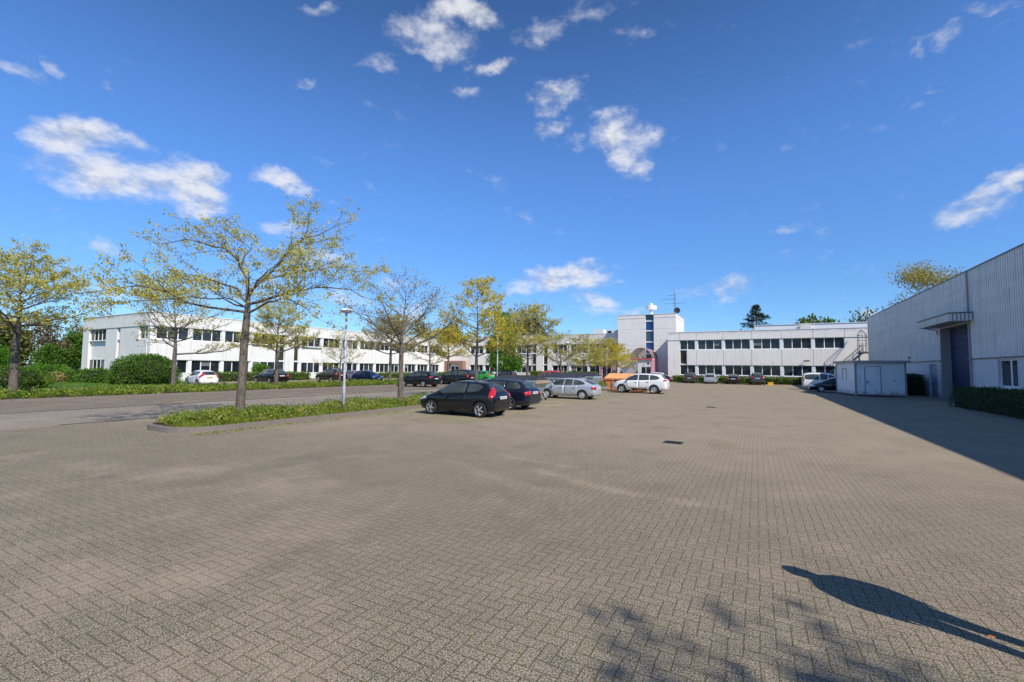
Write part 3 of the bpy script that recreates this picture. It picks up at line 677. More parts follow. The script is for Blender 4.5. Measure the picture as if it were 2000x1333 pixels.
# stacked sign on the door jamb
t2 = thing('hall_sign', 'narrow white sign panels stacked on the wall left of the blue door', 'sign', (XW, 48.0, 1.7))
b = MB()
def sx(ya, yb, za, zb, d=0.0, mi=0): b.box(XW - .02 - d, XW - .004, ya, yb, za, zb, mi)
sx(47.72, 48.22, 2.0, 2.66); sx(47.80, 48.14, 1.84, 1.92); sx(47.80, 48.14, 1.68, 1.76); sx(47.84, 48.10, 1.52, 1.58); b.build('panel', M['white'], t2)
b = MB()
vs = [(XW - .026, y, z) for y, z in ((48.13, 2.56), (47.84, 2.56), (47.84, 2.48), (48.04, 2.18), (47.82, 2.18), (47.82, 2.10), (48.14, 2.10), (48.14, 2.18), (47.95, 2.48), (48.13, 2.48))]
b.add(vs, [(0, 1, 2, 8, 9), (2, 3, 7, 8), (3, 4, 5, 6, 7)]); b.build('lettering', M['ink'], t2, normals=False)

# ------------------------------------------------------------------ white site cabin
t = thing('site_cabin', 'white metal site cabin with a grey framed door standing in the shade before the hall', 'cabin', (7.1, 46.05, 0), R(9))
TB = MW[t.name]
M['cabin'] = concrete('cabin_sheet', (0.86, 0.87, 0.88), 0.45, .8); M['cabin_frame'] = plain('cabin_frame', (0.30, 0.32, 0.34), 0.5)
b = MB(TB); b.box(0.05, 3.4, 0.05, 4.5, 0.16, 2.72); b.build('body', M['cabin'], t)
b = MB(TB)
for x in (0, 3.33):
    for y in (0, 4.42): b.box(x, x + .12, y, y + .12, 0, 2.72)
b.box(0.11, 3.34, 0.02, 0.1, 0.1, 0.2); b.box(0.02, 0.1, 0.11, 4.43, 0.1, 0.2); b.box(0.11, 3.34, 4.44, 4.52, 0.1, 0.2); b.box(3.35, 3.43, 0.11, 4.43, 0.1, 0.2); b.build('frame', M['cabin_frame'], t)
b = MB(TB); b.box(-.15, 3.65, -.2, 4.7, 2.722, 2.92); b.build('roof', M['hall_grey'], t)
b = MB(TB); b.box(0.72, 1.72, 0.015, 0.048, 0.2, 2.42); d = b.build('door', M['cabin'], t)
b = MB(TB); b.box(0.66, 0.72, 0.0, 0.05, 0.2, 2.48); b.box(1.72, 1.78, 0.0, 0.05, 0.2, 2.48); b.box(0.72, 1.72, 0.0, 0.05, 2.42, 2.48); b.build('frame', M['cabin_frame'], d)
b = MB(TB); b.box(0.80, 0.92, -.04, 0.014, 1.15, 1.19); b.box(0.80, .84, -.02, .014, 1.05, 1.25); b.build('handle', M['dark'], d)
b = MB(TB); b.box(0.16, 0.52, 0.03, 0.048, 2.2, 2.5); b.build('notice', M['white'], t)
b = MB(TB); b.box(2.63, 2.7, 0.02, .048, 1.25, 1.33); b.build('lock', M['dark'], t)
b = MB(TB); b.box(0.02, 0.048, 2.0, 2.1, 1.3, 2.3); b.box(0.02, 0.048, 2.9, 3.0, 1.3, 2.3); b.box(0.02, 0.048, 2.1, 2.9, 2.2, 2.3); b.build('shutter', M['cabin_frame'], t)
# ------------------------------------------------------------------ vegetation
RNG = np.random.default_rng(7)
def quads_mesh(name, V, mat, parent=None):
    """V: (n, k, 3) array, one k-gon per row"""
    n, k, _ = V.shape
    me = bpy.data.meshes.new(name)
    P = V.reshape(-1, 3).astype(np.float64)
    if parent is not None:
        A = np.array(inv_of(parent)); P = P @ A[:3, :3].T + A[:3, 3]
    me.vertices.add(n * k); me.vertices.foreach_set('co', P.astype(np.float32).ravel())
    me.loops.add(n * k); me.loops.foreach_set('vertex_index', np.arange(n * k, dtype=np.int32))
    me.polygons.add(n); me.polygons.foreach_set('loop_start', np.arange(0, n * k, k, dtype=np.int32))
    me.update(calc_edges=True)
    return link(name, me, mat, parent)
def unit(v): return v / np.maximum(np.linalg.norm(v, axis=1, keepdims=True), 1e-9)
def leaves(cen, size, rng, up=0.3, aspect=0.5, out=None, spread=0.35):
    """pointed leaf faces with random directions round the given centres"""
    n = len(cen)
    a = unit(rng.normal(size=(n, 3)) + np.array([0, 0, up]) + (out if out is not None else 0))
    r = unit(np.cross(a, rng.normal(size=(n, 3)))); s = size * (1 - spread + 2 * spread * rng.random((n, 1)))
    w = s * aspect
    return np.stack([cen, cen + a * s * .45 + r * w * .5, cen + a * s, cen + a * s * .45 - r * w * .5], axis=1)

def grow(rng, H, R_, h0, n1, sub=1.0, limbs=None, r0=0.13, lean=(0, 0), up_lo=0.15, up_hi=0.9, droop=0.0, twig=0.42, crown_pow=0.7, lead=0.92):
    """skeleton of an open-crowned young oak: list of (points, radii) and the twig ends that carry leaves"""
    br = []; ends = []
    def path(p, d, L, r, seg, wander, lift):
        pts = [p]; n = max(2, int(L / seg)); d = d.normalized()
        for k in range(n):
            d = (d + Vector(rng.normal(0, wander, 3)) + Vector((0, 0, lift))).normalized(); pts.append(pts[-1] + d * (L / n))
        return pts, [r * (1 - 0.8 * i / n) for i in range(n + 1)]
    def spray(pts, rad, L, lvl):
        """side branches along a branch, alternating, mostly in the flat"""
        n = len(pts); step = 1 if lvl == 1 else 1
        for i in range(1 if lvl == 1 else 1, n, step):
            if lvl == 1 and i < n * 0.18: continue
            d = (pts[i] - pts[i - 1]).normalized(); sd = d.cross(Vector((0, 0, 1)));
            if sd.length < .1: sd = Vector((1, 0, 0))
            sd.normalize()
            for sgn in ((-1, 1) if lvl == 1 and rng.random() < 0.9 * sub else ((-1,) if i % 2 else (1,))):
                dd = d * rng.uniform(0.5, 1.0) + sd * sgn * rng.uniform(0.5, 1.1) + Vector((0, 0, rng.uniform(-.25, .45)))
                if lvl == 1:
                    l2 = min(L * 0.5, (0.35 + 0.42 * L * (1 - i / n)) * rng.uniform(0.6, 1.2))
                    if l2 < .25: l2 = .25
                    q, rr = path(pts[i], dd, l2, max(0.007, rad[i] * 0.5), 0.24, 0.16, 0.03); br.append((q, rr)); spray(q, rr, l2, 2); ends.append((q[-1], 1.0))
                else:
                    l3 = twig * rng.uniform(0.5, 1.25); q, rr = path(pts[i], dd, l3, 0.007, 0.18, 0.2, 0.04); br.append((q, rr)); ends.append((q[-1], 1.0)); 
                    if len(q) > 2: ends.append((q[1], .6))
        ends.append((pts[-1], 1.0))
    if limbs is None:
        tp = [Vector((0, 0, 0))]; n = int(H * lead / 0.45); d = Vector((lean[0], lean[1], 1)).normalized()
        for k in range(n):
            d = (d + Vector((rng.normal(0, .035), rng.normal(0, .035), .25))).normalized() if k * .45 > h0 else (d + Vector((rng.normal(0, .015), rng.normal(0, .015), .3))).normalized()
            tp.append(tp[-1] + d * 0.45)
        hs = [p.z for p in tp]; Ht = hs[-1]
        tr = [r0 * (1.25 - .25 * min(1, z / .35)) * (1 - 0.28 * z / max(h0, .1)) if z < h0 else r0 * 0.72 * max(0.08, 1 - ((z - h0) / (Ht - h0)) ** .8) for z in hs]
        br.append((tp, tr)); az = rng.uniform(0, 6.28)
        for i in range(n1):
            f = (i + .3 * rng.random()) / n1; z = h0 + (Ht - h0) * f ** 0.9; j = min(range(len(hs)), key=lambda q: abs(hs[q] - z))
            az += 2.4 + rng.normal(0, .25); el = up_lo + (up_hi - up_lo) * f + rng.normal(0, .1)
            L = R_ * (1 - .78 * f ** (1 / crown_pow)) * rng.uniform(.8, 1.12)
            q, rr = path(tp[j], Vector((math.cos(az), math.sin(az), el)), L, max(.014, tr[j] * .52), 0.36, 0.10, 0.02 - droop); br.append((q, rr)); spray(q, rr, L, 1)
        spray(tp[-5:], [0.02] * 5, 1.2, 1)
    else:
        trunk, arms = limbs
        br.append(trunk)
        for pts, ra in arms:
            fine = [pts[0]]; 
            for a, c in zip(pts[:-1], pts[1:]):
                k = max(1, int((c - a).length / 0.34))
                for i in range(1, k + 1): fine.append(a.lerp(c, i / k) + Vector(rng.normal(0, .025, 3)))
            n = len(fine); rr = [ra * (1 - .82 * (i / (n - 1)) ** .8) for i in range(n)]
            br.append((fine, rr)); L = sum((fine[i + 1] - fine[i]).length for i in range(n - 1)); spray(fine, rr, L, 1)
    return br, ends
def tubes(br, name, mat, parent, thin=0.0):
    b = MB()
    for pts, rad in br:
        if max(rad) < thin: continue
        n = 12 if rad[0] > .08 else (6 if rad[0] > .02 else 3)
        b.tube(pts, rad, n, caps=False)
    Mi = Matrix.Identity(4)
    me = bpy.data.meshes.new(name); me.from_pydata([tuple(p) for p in b.v], [], b.f)
    return link(name, me, mat, parent, True)
def foliage(ends, rng, per, size, up=0.4, tuft=0.13, keep=1.0, zmin=None):
    c = np.array([e[0] for e in ends]); w = np.array([e[1] for e in ends])
    # leaves break unevenly: some boughs are fuller than others
    ph = np.sin(c[:, 0] * 1.3 + c[:, 1] * .9) * .5 + np.sin(c[:, 2] * 1.7 + c[:, 0] * .7 + 2) * .5
    ok = rng.random(len(c)) < keep * w * (0.75 + .45 * ph); c = c[ok]
    cen = np.repeat(c, per, 0) + rng.normal(0, tuft * .5, (len(c) * per, 3))
    return leaves(cen, size, rng, up, .55)

OAK_G1 = 'young oaks in the near planting strip'; OAK_G2 = 'young oaks in the far planting strip'
def oak(label, x, y, seed, H, R_, h0, n1, per, lsize, mat='leaf_oak', group=OAK_G1, cat='tree', keep=1.0, limbs=None, rz=0.0, name='oak_tree', z=0.0, bark='bark', **kw):
    rng = np.random.default_rng(seed)
    t = thing(name, label, cat, (x, y, z), rz, group)
    br, ends = grow(rng, H, R_, h0, n1, limbs=limbs, **kw)
    tubes(br, 'trunk', M[bark], t)
    me = foliage(ends, rng, per, lsize, keep=keep)
    # built in the tree's own frame
    n, k, _ = me.shape
    o = bpy.data.meshes.new('crown'); o.vertices.add(n * k); o.vertices.foreach_set('co', me.reshape(-1, 3).astype(np.float32).ravel())
    o.loops.add(n * k); o.loops.foreach_set('vertex_index', np.arange(n * k, dtype=np.int32)); o.polygons.add(n); o.polygons.foreach_set('loop_start', np.arange(0, n * k, k, dtype=np.int32)); o.update(calc_edges=True)
    link('crown', o, M[mat], t)
    return t
def again(src, label, x, y, rz, s, mat=None, group=None, z=0.0):
    c = copy_tree(src); c.location = (x, y, z); c.rotation_euler = (0, 0, rz); c.scale = (s, s, s) if not isinstance(s, tuple) else s; c['label'] = label
    if group: c['group'] = group
    if mat:
        for ch in c.children:
            if ch.name.startswith('crown'): ch.material_slots[0].link = 'OBJECT'; ch.material_slots[0].material = M[mat]
    return c

# the large oak in front, its main limbs as they grow in the photograph (s = to the right, z = up, metres)
def P1(X, Y, d=0.0): return Vector(((X / 2.665 - 270) / 56, d, (440 - Y / 2.665) / 55.5))
rg = np.random.default_rng(3)
def arm(ra, slope, *pts):
    p0 = pts[0][0]; out = []
    for (X, Y) in pts: out.append(P1(X, Y, slope * abs(X - p0) / 140 + (0.0)))
    return (out, ra)
trunk = ([P1(720, 1172), P1(720, 1150), P1(722, 1080), P1(725, 950), P1(727, 780), P1(735, 620), P1(737, 560), P1(736, 500)], [.20, .165, .145, .132, .125, .11, .085, .075])
trunk[0][0].z = 0.0
LR = [(736,500),(790,440),(850,380),(900,310),(950,250),(1000,200),(1020,150),(1028,60)]
LL = [(736,500),(722,430),(705,380),(685,340),(660,300),(600,262),(500,245),(420,225),(290,258)]
arms = [arm(.062, .10, *LR), arm(.058, -.10, *LL), arm(.028, .3, (1000,205),(1080,180),(1150,130),(1210,97)), arm(.024, -.2, (985,225),(1080,238),(1160,222),(1215,205)), arm(.016, .3, (1020,130),(970,85)), arm(.016, 0, (1022,110),(1045,50)),
    arm(.035, .2, (695,350),(705,300),(730,262),(700,235),(640,190),(580,148)), arm(.02, -.5, (640,282),(560,285),(480,310)), arm(.02, .6, (600,262),(540,215),(470,205)),
    arm(.052, .45, (735,555),(690,520),(640,470),(560,440),(460,410),(330,395),(200,400),(70,440)), arm(.05, -.5, (737,600),(680,600),(600,590),(520,570),(430,520),(330,500),(230,540),(140,560)),
    arm(.035, -.9, (735,575),(650,545),(560,545),(470,575),(400,600),(320,610)), arm(.052, .4, (738,560),(800,530),(880,490),(980,465),(1080,440),(1200,445),(1300,490),(1380,505)),
    arm(.046, -.45, (738,605),(800,590),(880,555),(980,540),(1080,575),(1190,640)), arm(.035, .7, (790,445),(870,390),(980,350),(1080,310),(1200,310),(1300,300)), arm(.035, -.8, (738,530),(790,470),(880,430),(980,400),(1090,380)),
    arm(.04, 1.6, (736,560),(770,530),(810,500),(860,470)), arm(.04, -1.8, (736,580),(700,550),(670,530),(640,500)), arm(.035, 1.9, (736,530),(710,480),(690,440)), arm(.035, -1.8, (737,510),(770,470),(800,420),(820,390)),
    arm(.03, 1.5, (850,380),(870,340),(885,300)), arm(.03, -1.5, (690,345),(660,330),(640,300)), arm(.03, 1.4, (640,470),(600,480),(540,500)), arm(.028, -1.4, (880,490),(930,510),(1000,500))]
oak('large oak with wide open crown of yellow young leaves, nearest on the island', -15.9, 9.42, 11, 9, 4, 3, 0, 13, 0.08, limbs=(trunk, arms), rz=R(28.4), twig=.42, keep=1.1)
# the others of that strip
OK2 = oak('oak with many bare grey branches behind the front of the black hatchback', -15.9, 17.5, 21, 6.4, 3.8, 2.7, 24, 4, 0.09, 'leaf_pale', keep=.62, r0=.155, up_lo=.30, up_hi=.8, crown_pow=.9)
OK3 = oak('upright oak with golden leaves behind the two black cars', -15.9, 24.5, 35, 7.6, 3.3, 2.5, 26, 10, 0.11, 'leaf_gold', r0=.13, up_lo=.15, up_hi=.6, crown_pow=.8, lead=.97)
OK4 = oak('oak with thin bare top and yellow lower crown before the middle office section', -15.9, 31.9, 48, 7.3, 3.3, 2.4, 26, 9, 0.11, 'leaf_oak', r0=.13, up_lo=.2, up_hi=.9, crown_pow=.6)
again(OK2, 'small greyish oak with forked branches left of the dark lidded skips', -15.9, 38.9, 2.1, .82, 'leaf_oak', OAK_G1)
again(OK3, 'low golden oak before the ground floor windows left of the pink porch', -15.9, 45.4, 3.9, (.95, .95, .70), 'leaf_oak', OAK_G1)
again(OK4, 'oak with a wide flat crown hiding the pink porch behind the orange skip', -15.9, 52.6, .7, (1.05, 1.05, .80), 'leaf_gold', OAK_G1)
again(OK3, 'low flat oak at the far end of the kerbed island beside the entrance canopy', -15.9, 57.7, 5.5, (1.0, 1.0, .66), 'leaf_gold', OAK_G1)
# far strip
OF1 = oak('oak with a dense twiggy crown at the left edge of the picture', -36, 8.85, 61, 8.6, 4.2, 3.5, 34, 8, 0.115, 'leaf_oak', OAK_G2, keep=.9, r0=.21, up_lo=.12, up_hi=.7, crown_pow=.9)
OF2 = oak('nearly bare oak with low forked boughs in front of the round bush and white hatchback', -36, 16.6, 77, 8.0, 4.6, 2.9, 22, 4, 0.13, 'leaf_oak', OAK_G2, keep=.55, r0=.17, up_lo=.30, up_hi=.8)
again(OF1, 'leafy oak directly in front of the black estate car by the left wing', -36, 24.3, 1.9, .88, None, OAK_G2)
again(OF2, 'young thin oak with few leaves beside the near lamp post and dark brown estate', -36, 31.0, 3.3, (.62, .62, .66), None, OAK_G2)
again(OF1, 'oak with brownish crown on the far strip seen left of the bare oak', -36, 37.9, 4.4, .95, 'leaf_pale', OAK_G2)
again(OF2, 'small oak on the far strip above the black crossover car', -36, 44.8, .5, .86, 'leaf_oak', OAK_G2)
again(OF1, 'oak with yellow leaves before the brick portico', -36, 48.7, 5.2, .85, 'leaf_gold', OAK_G2)
SHX, SHY, SHS = 13.45, -4.62, 1.76
# trees outside the picture whose shadows fall into it
again(OK3, 'oak outside the right of the picture whose leafy shadow lies on the paving', SHX, SHY, .8, SHS, None, 'oaks beside the camera')
again(OK2, 'oak just outside the left of the picture shading the lane', -20.2, 1.6, 2.0, (.62, .62, .8), None, 'oaks beside the camera')

# dense green chestnut before the middle section
def blob_points(n, rng, lobes, shell=.55):
    """points spread through a heap of ellipsoid lobes: (cx, cy, cz, rx, ry, rz)"""
    lob = np.array(lobes); vol = (lob[:, 3] * lob[:, 4] * lob[:, 5]) ** (2 / 3); idx = rng.choice(len(lob), n, p=vol / vol.sum())
    d = unit(rng.normal(size=(n, 3))); r = (shell + (1 - shell) * rng.random((n, 1))) * (1 + .10 * np.sin(7 * d[:, :1] + 5 * d[:, 2:]) )
    return lob[idx, :3] + d * r * lob[idx, 3:], d
def leafy(name, label, cat, loc, lobes, n, size, mat, seed, group=None, trunk=None, core=.72, up=.3, shell=.6, bark='bark_far', rz=0.0, limbs=6, aspect=.6, flat=0.02):
    rng = np.random.default_rng(seed); t = thing(name, label, cat, loc, rz, group)
    p, d = blob_points(n, rng, lobes, shell); p[:, 2] = np.maximum(p[:, 2], flat)
    V = leaves(p, size, rng, up, aspect, d * .8)
    Vw = V @ np.array(Matrix.Rotation(rz, 3, 'Z')).T + np.array(loc)
    quads_mesh('crown' if trunk else 'foliage', Vw, M[mat], t)
    if trunk:
        h, r = trunk; br = []
        top = max(l[2] + l[5] * .3 for l in lobes)
        pts = [Vector((0, 0, 0))] + [Vector((rng.normal(0, .04 * h), rng.normal(0, .04 * h), top * f)) for f in (.2, .4, .6, .8, .95)]
        br.append((pts, [r * 1.2, r, r * .8, r * .55, r * .35, r * .12]))
        for l in lobes:
            for k in range(limbs):
                dd = unit(rng.normal(size=(1, 3)))[0]; e = Vector(l[:3]) + Vector((dd[0] * l[3], dd[1] * l[4], abs(dd[2]) * l[5])) * .9
                s = pts[rng.integers(1, 4)]; mid = s.lerp(e, .5) + Vector((0, 0, .08 * h)); br.append(([s, mid, e], [r * .32, r * .18, r * .04]))
        tubes(br, 'trunk', M[bark], t)
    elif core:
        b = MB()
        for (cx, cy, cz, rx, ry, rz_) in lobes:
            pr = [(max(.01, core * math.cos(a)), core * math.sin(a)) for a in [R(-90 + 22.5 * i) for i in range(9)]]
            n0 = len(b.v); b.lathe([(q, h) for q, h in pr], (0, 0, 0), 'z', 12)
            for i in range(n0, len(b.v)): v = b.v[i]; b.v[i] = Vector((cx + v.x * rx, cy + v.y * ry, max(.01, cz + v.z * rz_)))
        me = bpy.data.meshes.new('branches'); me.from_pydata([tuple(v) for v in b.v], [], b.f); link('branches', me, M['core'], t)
    return t
leafy('chestnut_tree', 'dense bright green chestnut tree in front of the middle office section', 'tree', (-41.9, 74, 0), [(0,0,3.2,3.3,3.0,2.2),(-.6,.2,5.8,3.1,2.8,2.6),(.6,0,8.4,2.6,2.4,2.6),(0,0,10.7,1.6,1.5,1.9),(2.2,0,3.0,1.9,1.7,1.8)], 12000, .34, 'leaf_fresh', 5, trunk=(10, .22))

# hedges and bushes
def hedge(label, x0, x1, y0, y1, h, n, size, mat, seed, group, wob=.10, rz=0.0, name='hedge'):
    rng = np.random.default_rng(seed); t = thing(name, label, 'hedge', ((x0 + x1) / 2, (y0 + y1) / 2, 0), rz, group)
    L, Wd = x1 - x0, y1 - y0
    A = np.array([L * h, L * h, Wd * h, Wd * h, L * Wd]); idx = rng.choice(5, n, p=A / A.sum()); u = rng.random(n); v = rng.random(n)
    p = np.zeros((n, 3)); nr = np.zeros((n, 3))
    for k, (f, q) in enumerate(((lambda u, v: (x0 + u * L, y0 + 0 * u, v * h), (0, -1, 0)), (lambda u, v: (x0 + u * L, y1 + 0 * u, v * h), (0, 1, 0)), (lambda u, v: (x0 + 0 * u, y0 + u * Wd, v * h), (-1, 0, 0)), (lambda u, v: (x1 + 0 * u, y0 + u * Wd, v * h), (1, 0, 0)), (lambda u, v: (x0 + u * L, y0 + v * Wd, h + 0 * u), (0, 0, 1)))):
        s = idx == k; a = f(u[s], v[s]); p[s] = np.stack(a, 1); nr[s] = q
    w = np.sin(p[:, 0] * 1.9 + seed) * np.sin(p[:, 1] * 2.3) + .6 * np.sin(p[:, 0] * 5.1 + p[:, 1] * 4.3 + p[:, 2] * 6)
    # rounded shoulders
    e = np.clip((p[:, 2] - h * .72) / (h * .28), 0, 1)[:, None]; cx = np.array([(x0 + x1) / 2, (y0 + y1) / 2])
    ins = np.minimum(.16, Wd * .18)
    p[:, :2] -= nr[:, :2] * ins * e ** 2
    p += nr * (w[:, None] * wob * .6 + rng.normal(0, wob * .5, (n, 1)) - .04)
    p[:, 2] = np.maximum(p[:, 2], .02)
    quads_mesh('foliage', leaves(p, size, rng, .25, .62, nr * .9), M[mat], t)
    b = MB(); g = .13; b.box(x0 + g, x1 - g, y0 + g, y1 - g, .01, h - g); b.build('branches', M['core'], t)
    return t
G_H = 'clipped hedges before the office wings'
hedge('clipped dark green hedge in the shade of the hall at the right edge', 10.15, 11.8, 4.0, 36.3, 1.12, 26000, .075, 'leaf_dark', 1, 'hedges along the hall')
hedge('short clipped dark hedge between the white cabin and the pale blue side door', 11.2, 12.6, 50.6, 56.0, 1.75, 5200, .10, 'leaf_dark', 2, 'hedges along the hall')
hedge('long low green hedge behind the row of parked cars before the far wing', -11.9, 6.6, 76.3, 77.3, .95, 7500, .17, 'leaf_lowhedge', 3, G_H)
hedge('low yellow green hedge before the middle office section by the red car', -39.4, -26.0, 80.2, 81.6, 1.35, 5000, .2, 'leaf_lowhedge', 4, G_H)
hedge('long low green hedge along the left wing beside the white hatchback', -57.5, -56.2, 29.0, 43.2, 1.05, 5200, .15, 'leaf_lowhedge', 5, G_H)
hedge('low hedge along the left wing behind the dark brown estate', -57.5, -56.2, 45.0, 56.0, .95, 4200, .15, 'leaf_lowhedge', 6, G_H)
hedge('low bright hedge along the far half of the left wing', -57.5, -56.2, 57.0, 80.0, .9, 5200, .17, 'leaf_lowhedge', 8, G_H)
leafy('bush', 'large dome shaped dark green bush left of the white hatchback', 'bush', (-53.6, 22.2, 0), [(0,0,.9,2.75,2.75,2.1),(-1.9,-.5,.7,1.5,1.5,1.35)], 17000, .17, 'leaf_hedge', 21, core=.86, shell=.84, group='bushes on the left lawn')
leafy('bush', 'low spreading dark bush under the corner windows of the left wing', 'bush', (-61.2, 21.0, 0), [(0,0,.4,2.3,1.7,1.1),(2.2,.6,.3,1.6,1.3,.9),(-1.5,-.4,.4,1.3,1.3,.9)], 8500, .17, 'leaf_hedge', 22, core=.82, shell=.8, group='bushes on the left lawn')
leafy('bush', 'broad bright green bush on the lawn left of the building', 'bush', (-66.5, 19.0, 0), [(0,0,.6,2.6,2.2,1.25),(-2.3,-.6,.5,2.0,1.8,1.05),(2.0,.3,.4,1.4,1.4,.9)], 9000, .2, 'leaf_fresh', 23, core=.82, shell=.8, group='bushes on the left lawn')
leafy('bush', 'rounded dark green bush behind the oak at the left edge', 'bush', (-50.6, 12.0, 0), [(0,0,.6,1.6,2.6,1.15),(.2,-2.6,.6,1.5,2.3,1.1)], 12000, .14, 'leaf_hedge', 24, core=.84, shell=.84, group='bushes on the left lawn')
leafy('bush', 'small brownish bush between the bright bush and the building corner', 'bush', (-63.6, 18.6, 0), [(0,0,.35,1.0,.9,.75)], 1800, .16, 'leaf_pale', 25, core=.7, shell=.7, group='bushes on the left lawn')
leafy('bush', 'small light shrub under the windows between the white hatchback and the black estate', 'bush', (-56.9, 36.2, .6), [(0,0,.9,.9,1.2,.8)], 1300, .18, 'leaf_fresh', 26, core=.3, shell=.4, group='bushes on the left lawn')

# leafy cover in the planting strips
def cover(label, x0, x1, y0, y1, n, size, hmax, seed, mat):
    rng = np.random.default_rng(seed)
    m_ = n // 14; c = np.stack([x0 + rng.random(m_) * (x1 - x0), y0 + (y1 - y0) * rng.random(m_) ** 1.25], 1)
    gap = np.sin(c[:, 0] * 2.1 + 3 * np.sin(c[:, 1] * .7)) * np.sin(c[:, 1] * 1.9 + seed) + .5 * np.sin(c[:, 1] * 4.3 + c[:, 0] * 3.1); c = c[gap > -.62]; m_ = len(c)
    hgt = hmax * (.35 + .65 * np.clip(.5 + .5 * np.sin(c[:, 0] * 1.7 + 1) * np.sin(c[:, 1] * 1.15) + rng.normal(0, .25, m_), 0, 1))
    edge = np.minimum(c[:, 0] - x0, x1 - c[:, 0]); hgt *= np.clip(.45 + edge * 1.6, .45, 1)
    p = np.repeat(c, 14, 0) + rng.normal(0, .11, (m_ * 14, 2)); z = .09 + np.repeat(hgt, 14) * rng.random(m_ * 14) ** .6
    P_ = np.column_stack([p, z]); ok = (P_[:, 0] > x0 - .08) & (P_[:, 0] < x1 + .1)
    o = quads_mesh('ground_cover', leaves(P_[ok], size, rng, .7, .5), M[mat])
    return tag(o, label, 'plants', kind='stuff')
cover('yellow green leafy ground cover filling the near kerbed island', -17.1, -14.95, 7.5, 59.5, 62000, .085, .46, 31, 'leaf_ivy')
cover('yellow green leafy ground cover filling the far planting strip', -38.5, -33.5, -6, 49.3, 60000, .13, .50, 32, 'leaf_ivy')
cover('dead brown stems and darker leaves among the ground cover of the near island', -17.1, -14.9, 7.5, 59.5, 9000, .09, .40, 36, 'leaf_pale')
cover('darker green sprigs among the ground cover of the far strip', -38.5, -33.4, -6, 49.3, 12000, .15, .48, 37, 'leaf_hedge')
def blades(label, x0, x1, y0, y1, n, h, seed, mat, z0=0.085):
    rng = np.random.default_rng(seed); p = np.stack([x0 + rng.random(n) * (x1 - x0), y0 + rng.random(n) ** 1.3 * (y1 - y0), np.full(n, z0)], 1)
    d = unit(np.column_stack([rng.normal(0, .4, n), rng.normal(0, .4, n), np.ones(n)])); s = h * (.5 + rng.random((n, 1))); a = rng.random(n) * 6.28; w = np.column_stack([np.cos(a), np.sin(a), 0 * a]) * .012
    return tag(quads_mesh('grass', np.stack([p - w, p + w, p + d * s], 1), M[mat]), label, 'grass', kind='stuff')
blades('thin grass growing along the front edge of the near kerbed island', -15.8, -14.6, 7.3, 36, 7000, .22, 41, 'leaf_ivy')
blades('tufts of grass on the lawn before the left bushes', -64, -49.8, 2, 27, 16000, .16, 42, 'leaf_fresh', .008)
rng = np.random.default_rng(43); n = 900
p = np.column_stack([-14.25 + np.abs(rng.normal(0, .28, n)), 7.0 + rng.random(n) ** 1.4 * 9, np.full(n, .004)]); tag(quads_mesh('weeds', leaves(p, .05, rng, .5, .5), M['leaf_ivy']), 'small weeds in the joints along the foot of the kerb', 'weeds', kind='stuff')

# woodland and single trees behind the buildings
G_W = 'trees behind the buildings'
WD = leafy('woodland_tree', 'dull green broad tree at the far left of the wood', 'tree', (-100, 24, 0), [(0,0,3.2,2.9,2.9,2.3),(1.2,.5,5.2,2.2,2.2,2.0),(-1.4,-.3,5.0,2.0,2.0,1.9),(0,0,6.6,1.6,1.6,1.5)], 4200, .42, 'leaf_wood', 51, G_W, trunk=(6, .2), shell=.35)
WB = leafy('woodland_tree', 'thin bronze budding tree rising above the wood left of the building', 'tree', (-104, 33, 0), [(0,0,4.5,2.6,2.6,2.6),(.8,0,7.0,2.0,2.0,2.2)], 1700, .34, 'leaf_brown', 52, G_W, trunk=(8, .2), shell=.2, limbs=16)
wl = [('green tree in the wood just right of the trunk at the left edge', -94, 15, .95, WD, None), ('tall green tree filling the wood behind the broad bright bush', -98, 22, 1.12, WD, None), ('round green tree low in the wood near the left lamp', -86, 8, .85, WD, 'leaf_fresh'), ('bare brown tree in the wood beside the building corner', -96, 27, 1.0, WB, None),
      ('dark green tree in the wood touching the building corner', -99, 31, .92, WD, 'leaf_hedge'), ('bronze tree in the middle of the wood', -102, 20, .9, WB, 'leaf_pale'), ('tree at the far left behind the lamp post', -90, 2, 1.05, WD, None), ('green understorey tree below the bronze tree', -88, 20, .55, WD, 'leaf_fresh'), ('small dark tree under the wood edge left of the building', -88, 25, .6, WD, 'leaf_hedge'),
      ('big pale green tree behind the wood', -112, 14, 1.25, WD, None), ('wide green tree behind the wood at the left', -110, 4, 1.2, WD, None)]
for i, (lb, x, y, s, src, mt) in enumerate(wl): again(src, lb, x, y, i * 1.7, s, mt, G_W)
bl = [('olive budding tree showing over the roof of the left wing near its middle', -80, 84, 1.75, WB, 'leaf_pale'), ('yellow brown tree over the left wing roof left of the tall golden oak', -76, 92, 1.75, WB, 'leaf_pop'), ('brown twiggy tree over the roof by the brick portico', -72, 98, 1.7, WB, None),
      ('reddish brown tree over the middle roof right of the chestnut', -53, 104, 2.0, WB, None), ('second reddish brown tree over the middle roof, nearer the small oak', -49.5, 106, 1.95, WB, None), ('brown tree behind the middle roof hidden by the golden oak', -58, 104, 1.6, WB, 'leaf_pale'),
      ('dark shrubby tree top above the right wing roof beside the conifer', 9.5, 108, 1.62, WD, 'leaf_wood'), ('dark tree top behind the right wing roof left of the hall', 12.6, 108, 1.55, WD, 'leaf_hedge'), ('sparse tree top over the right wing roof touching the hall corner', 18.0, 110, 1.6, WB, 'leaf_wood')]
for i, (lb, x, y, s, src, mt) in enumerate(bl): again(src, lb, x, y, i * 2.3 + 1, s, mt, G_W)
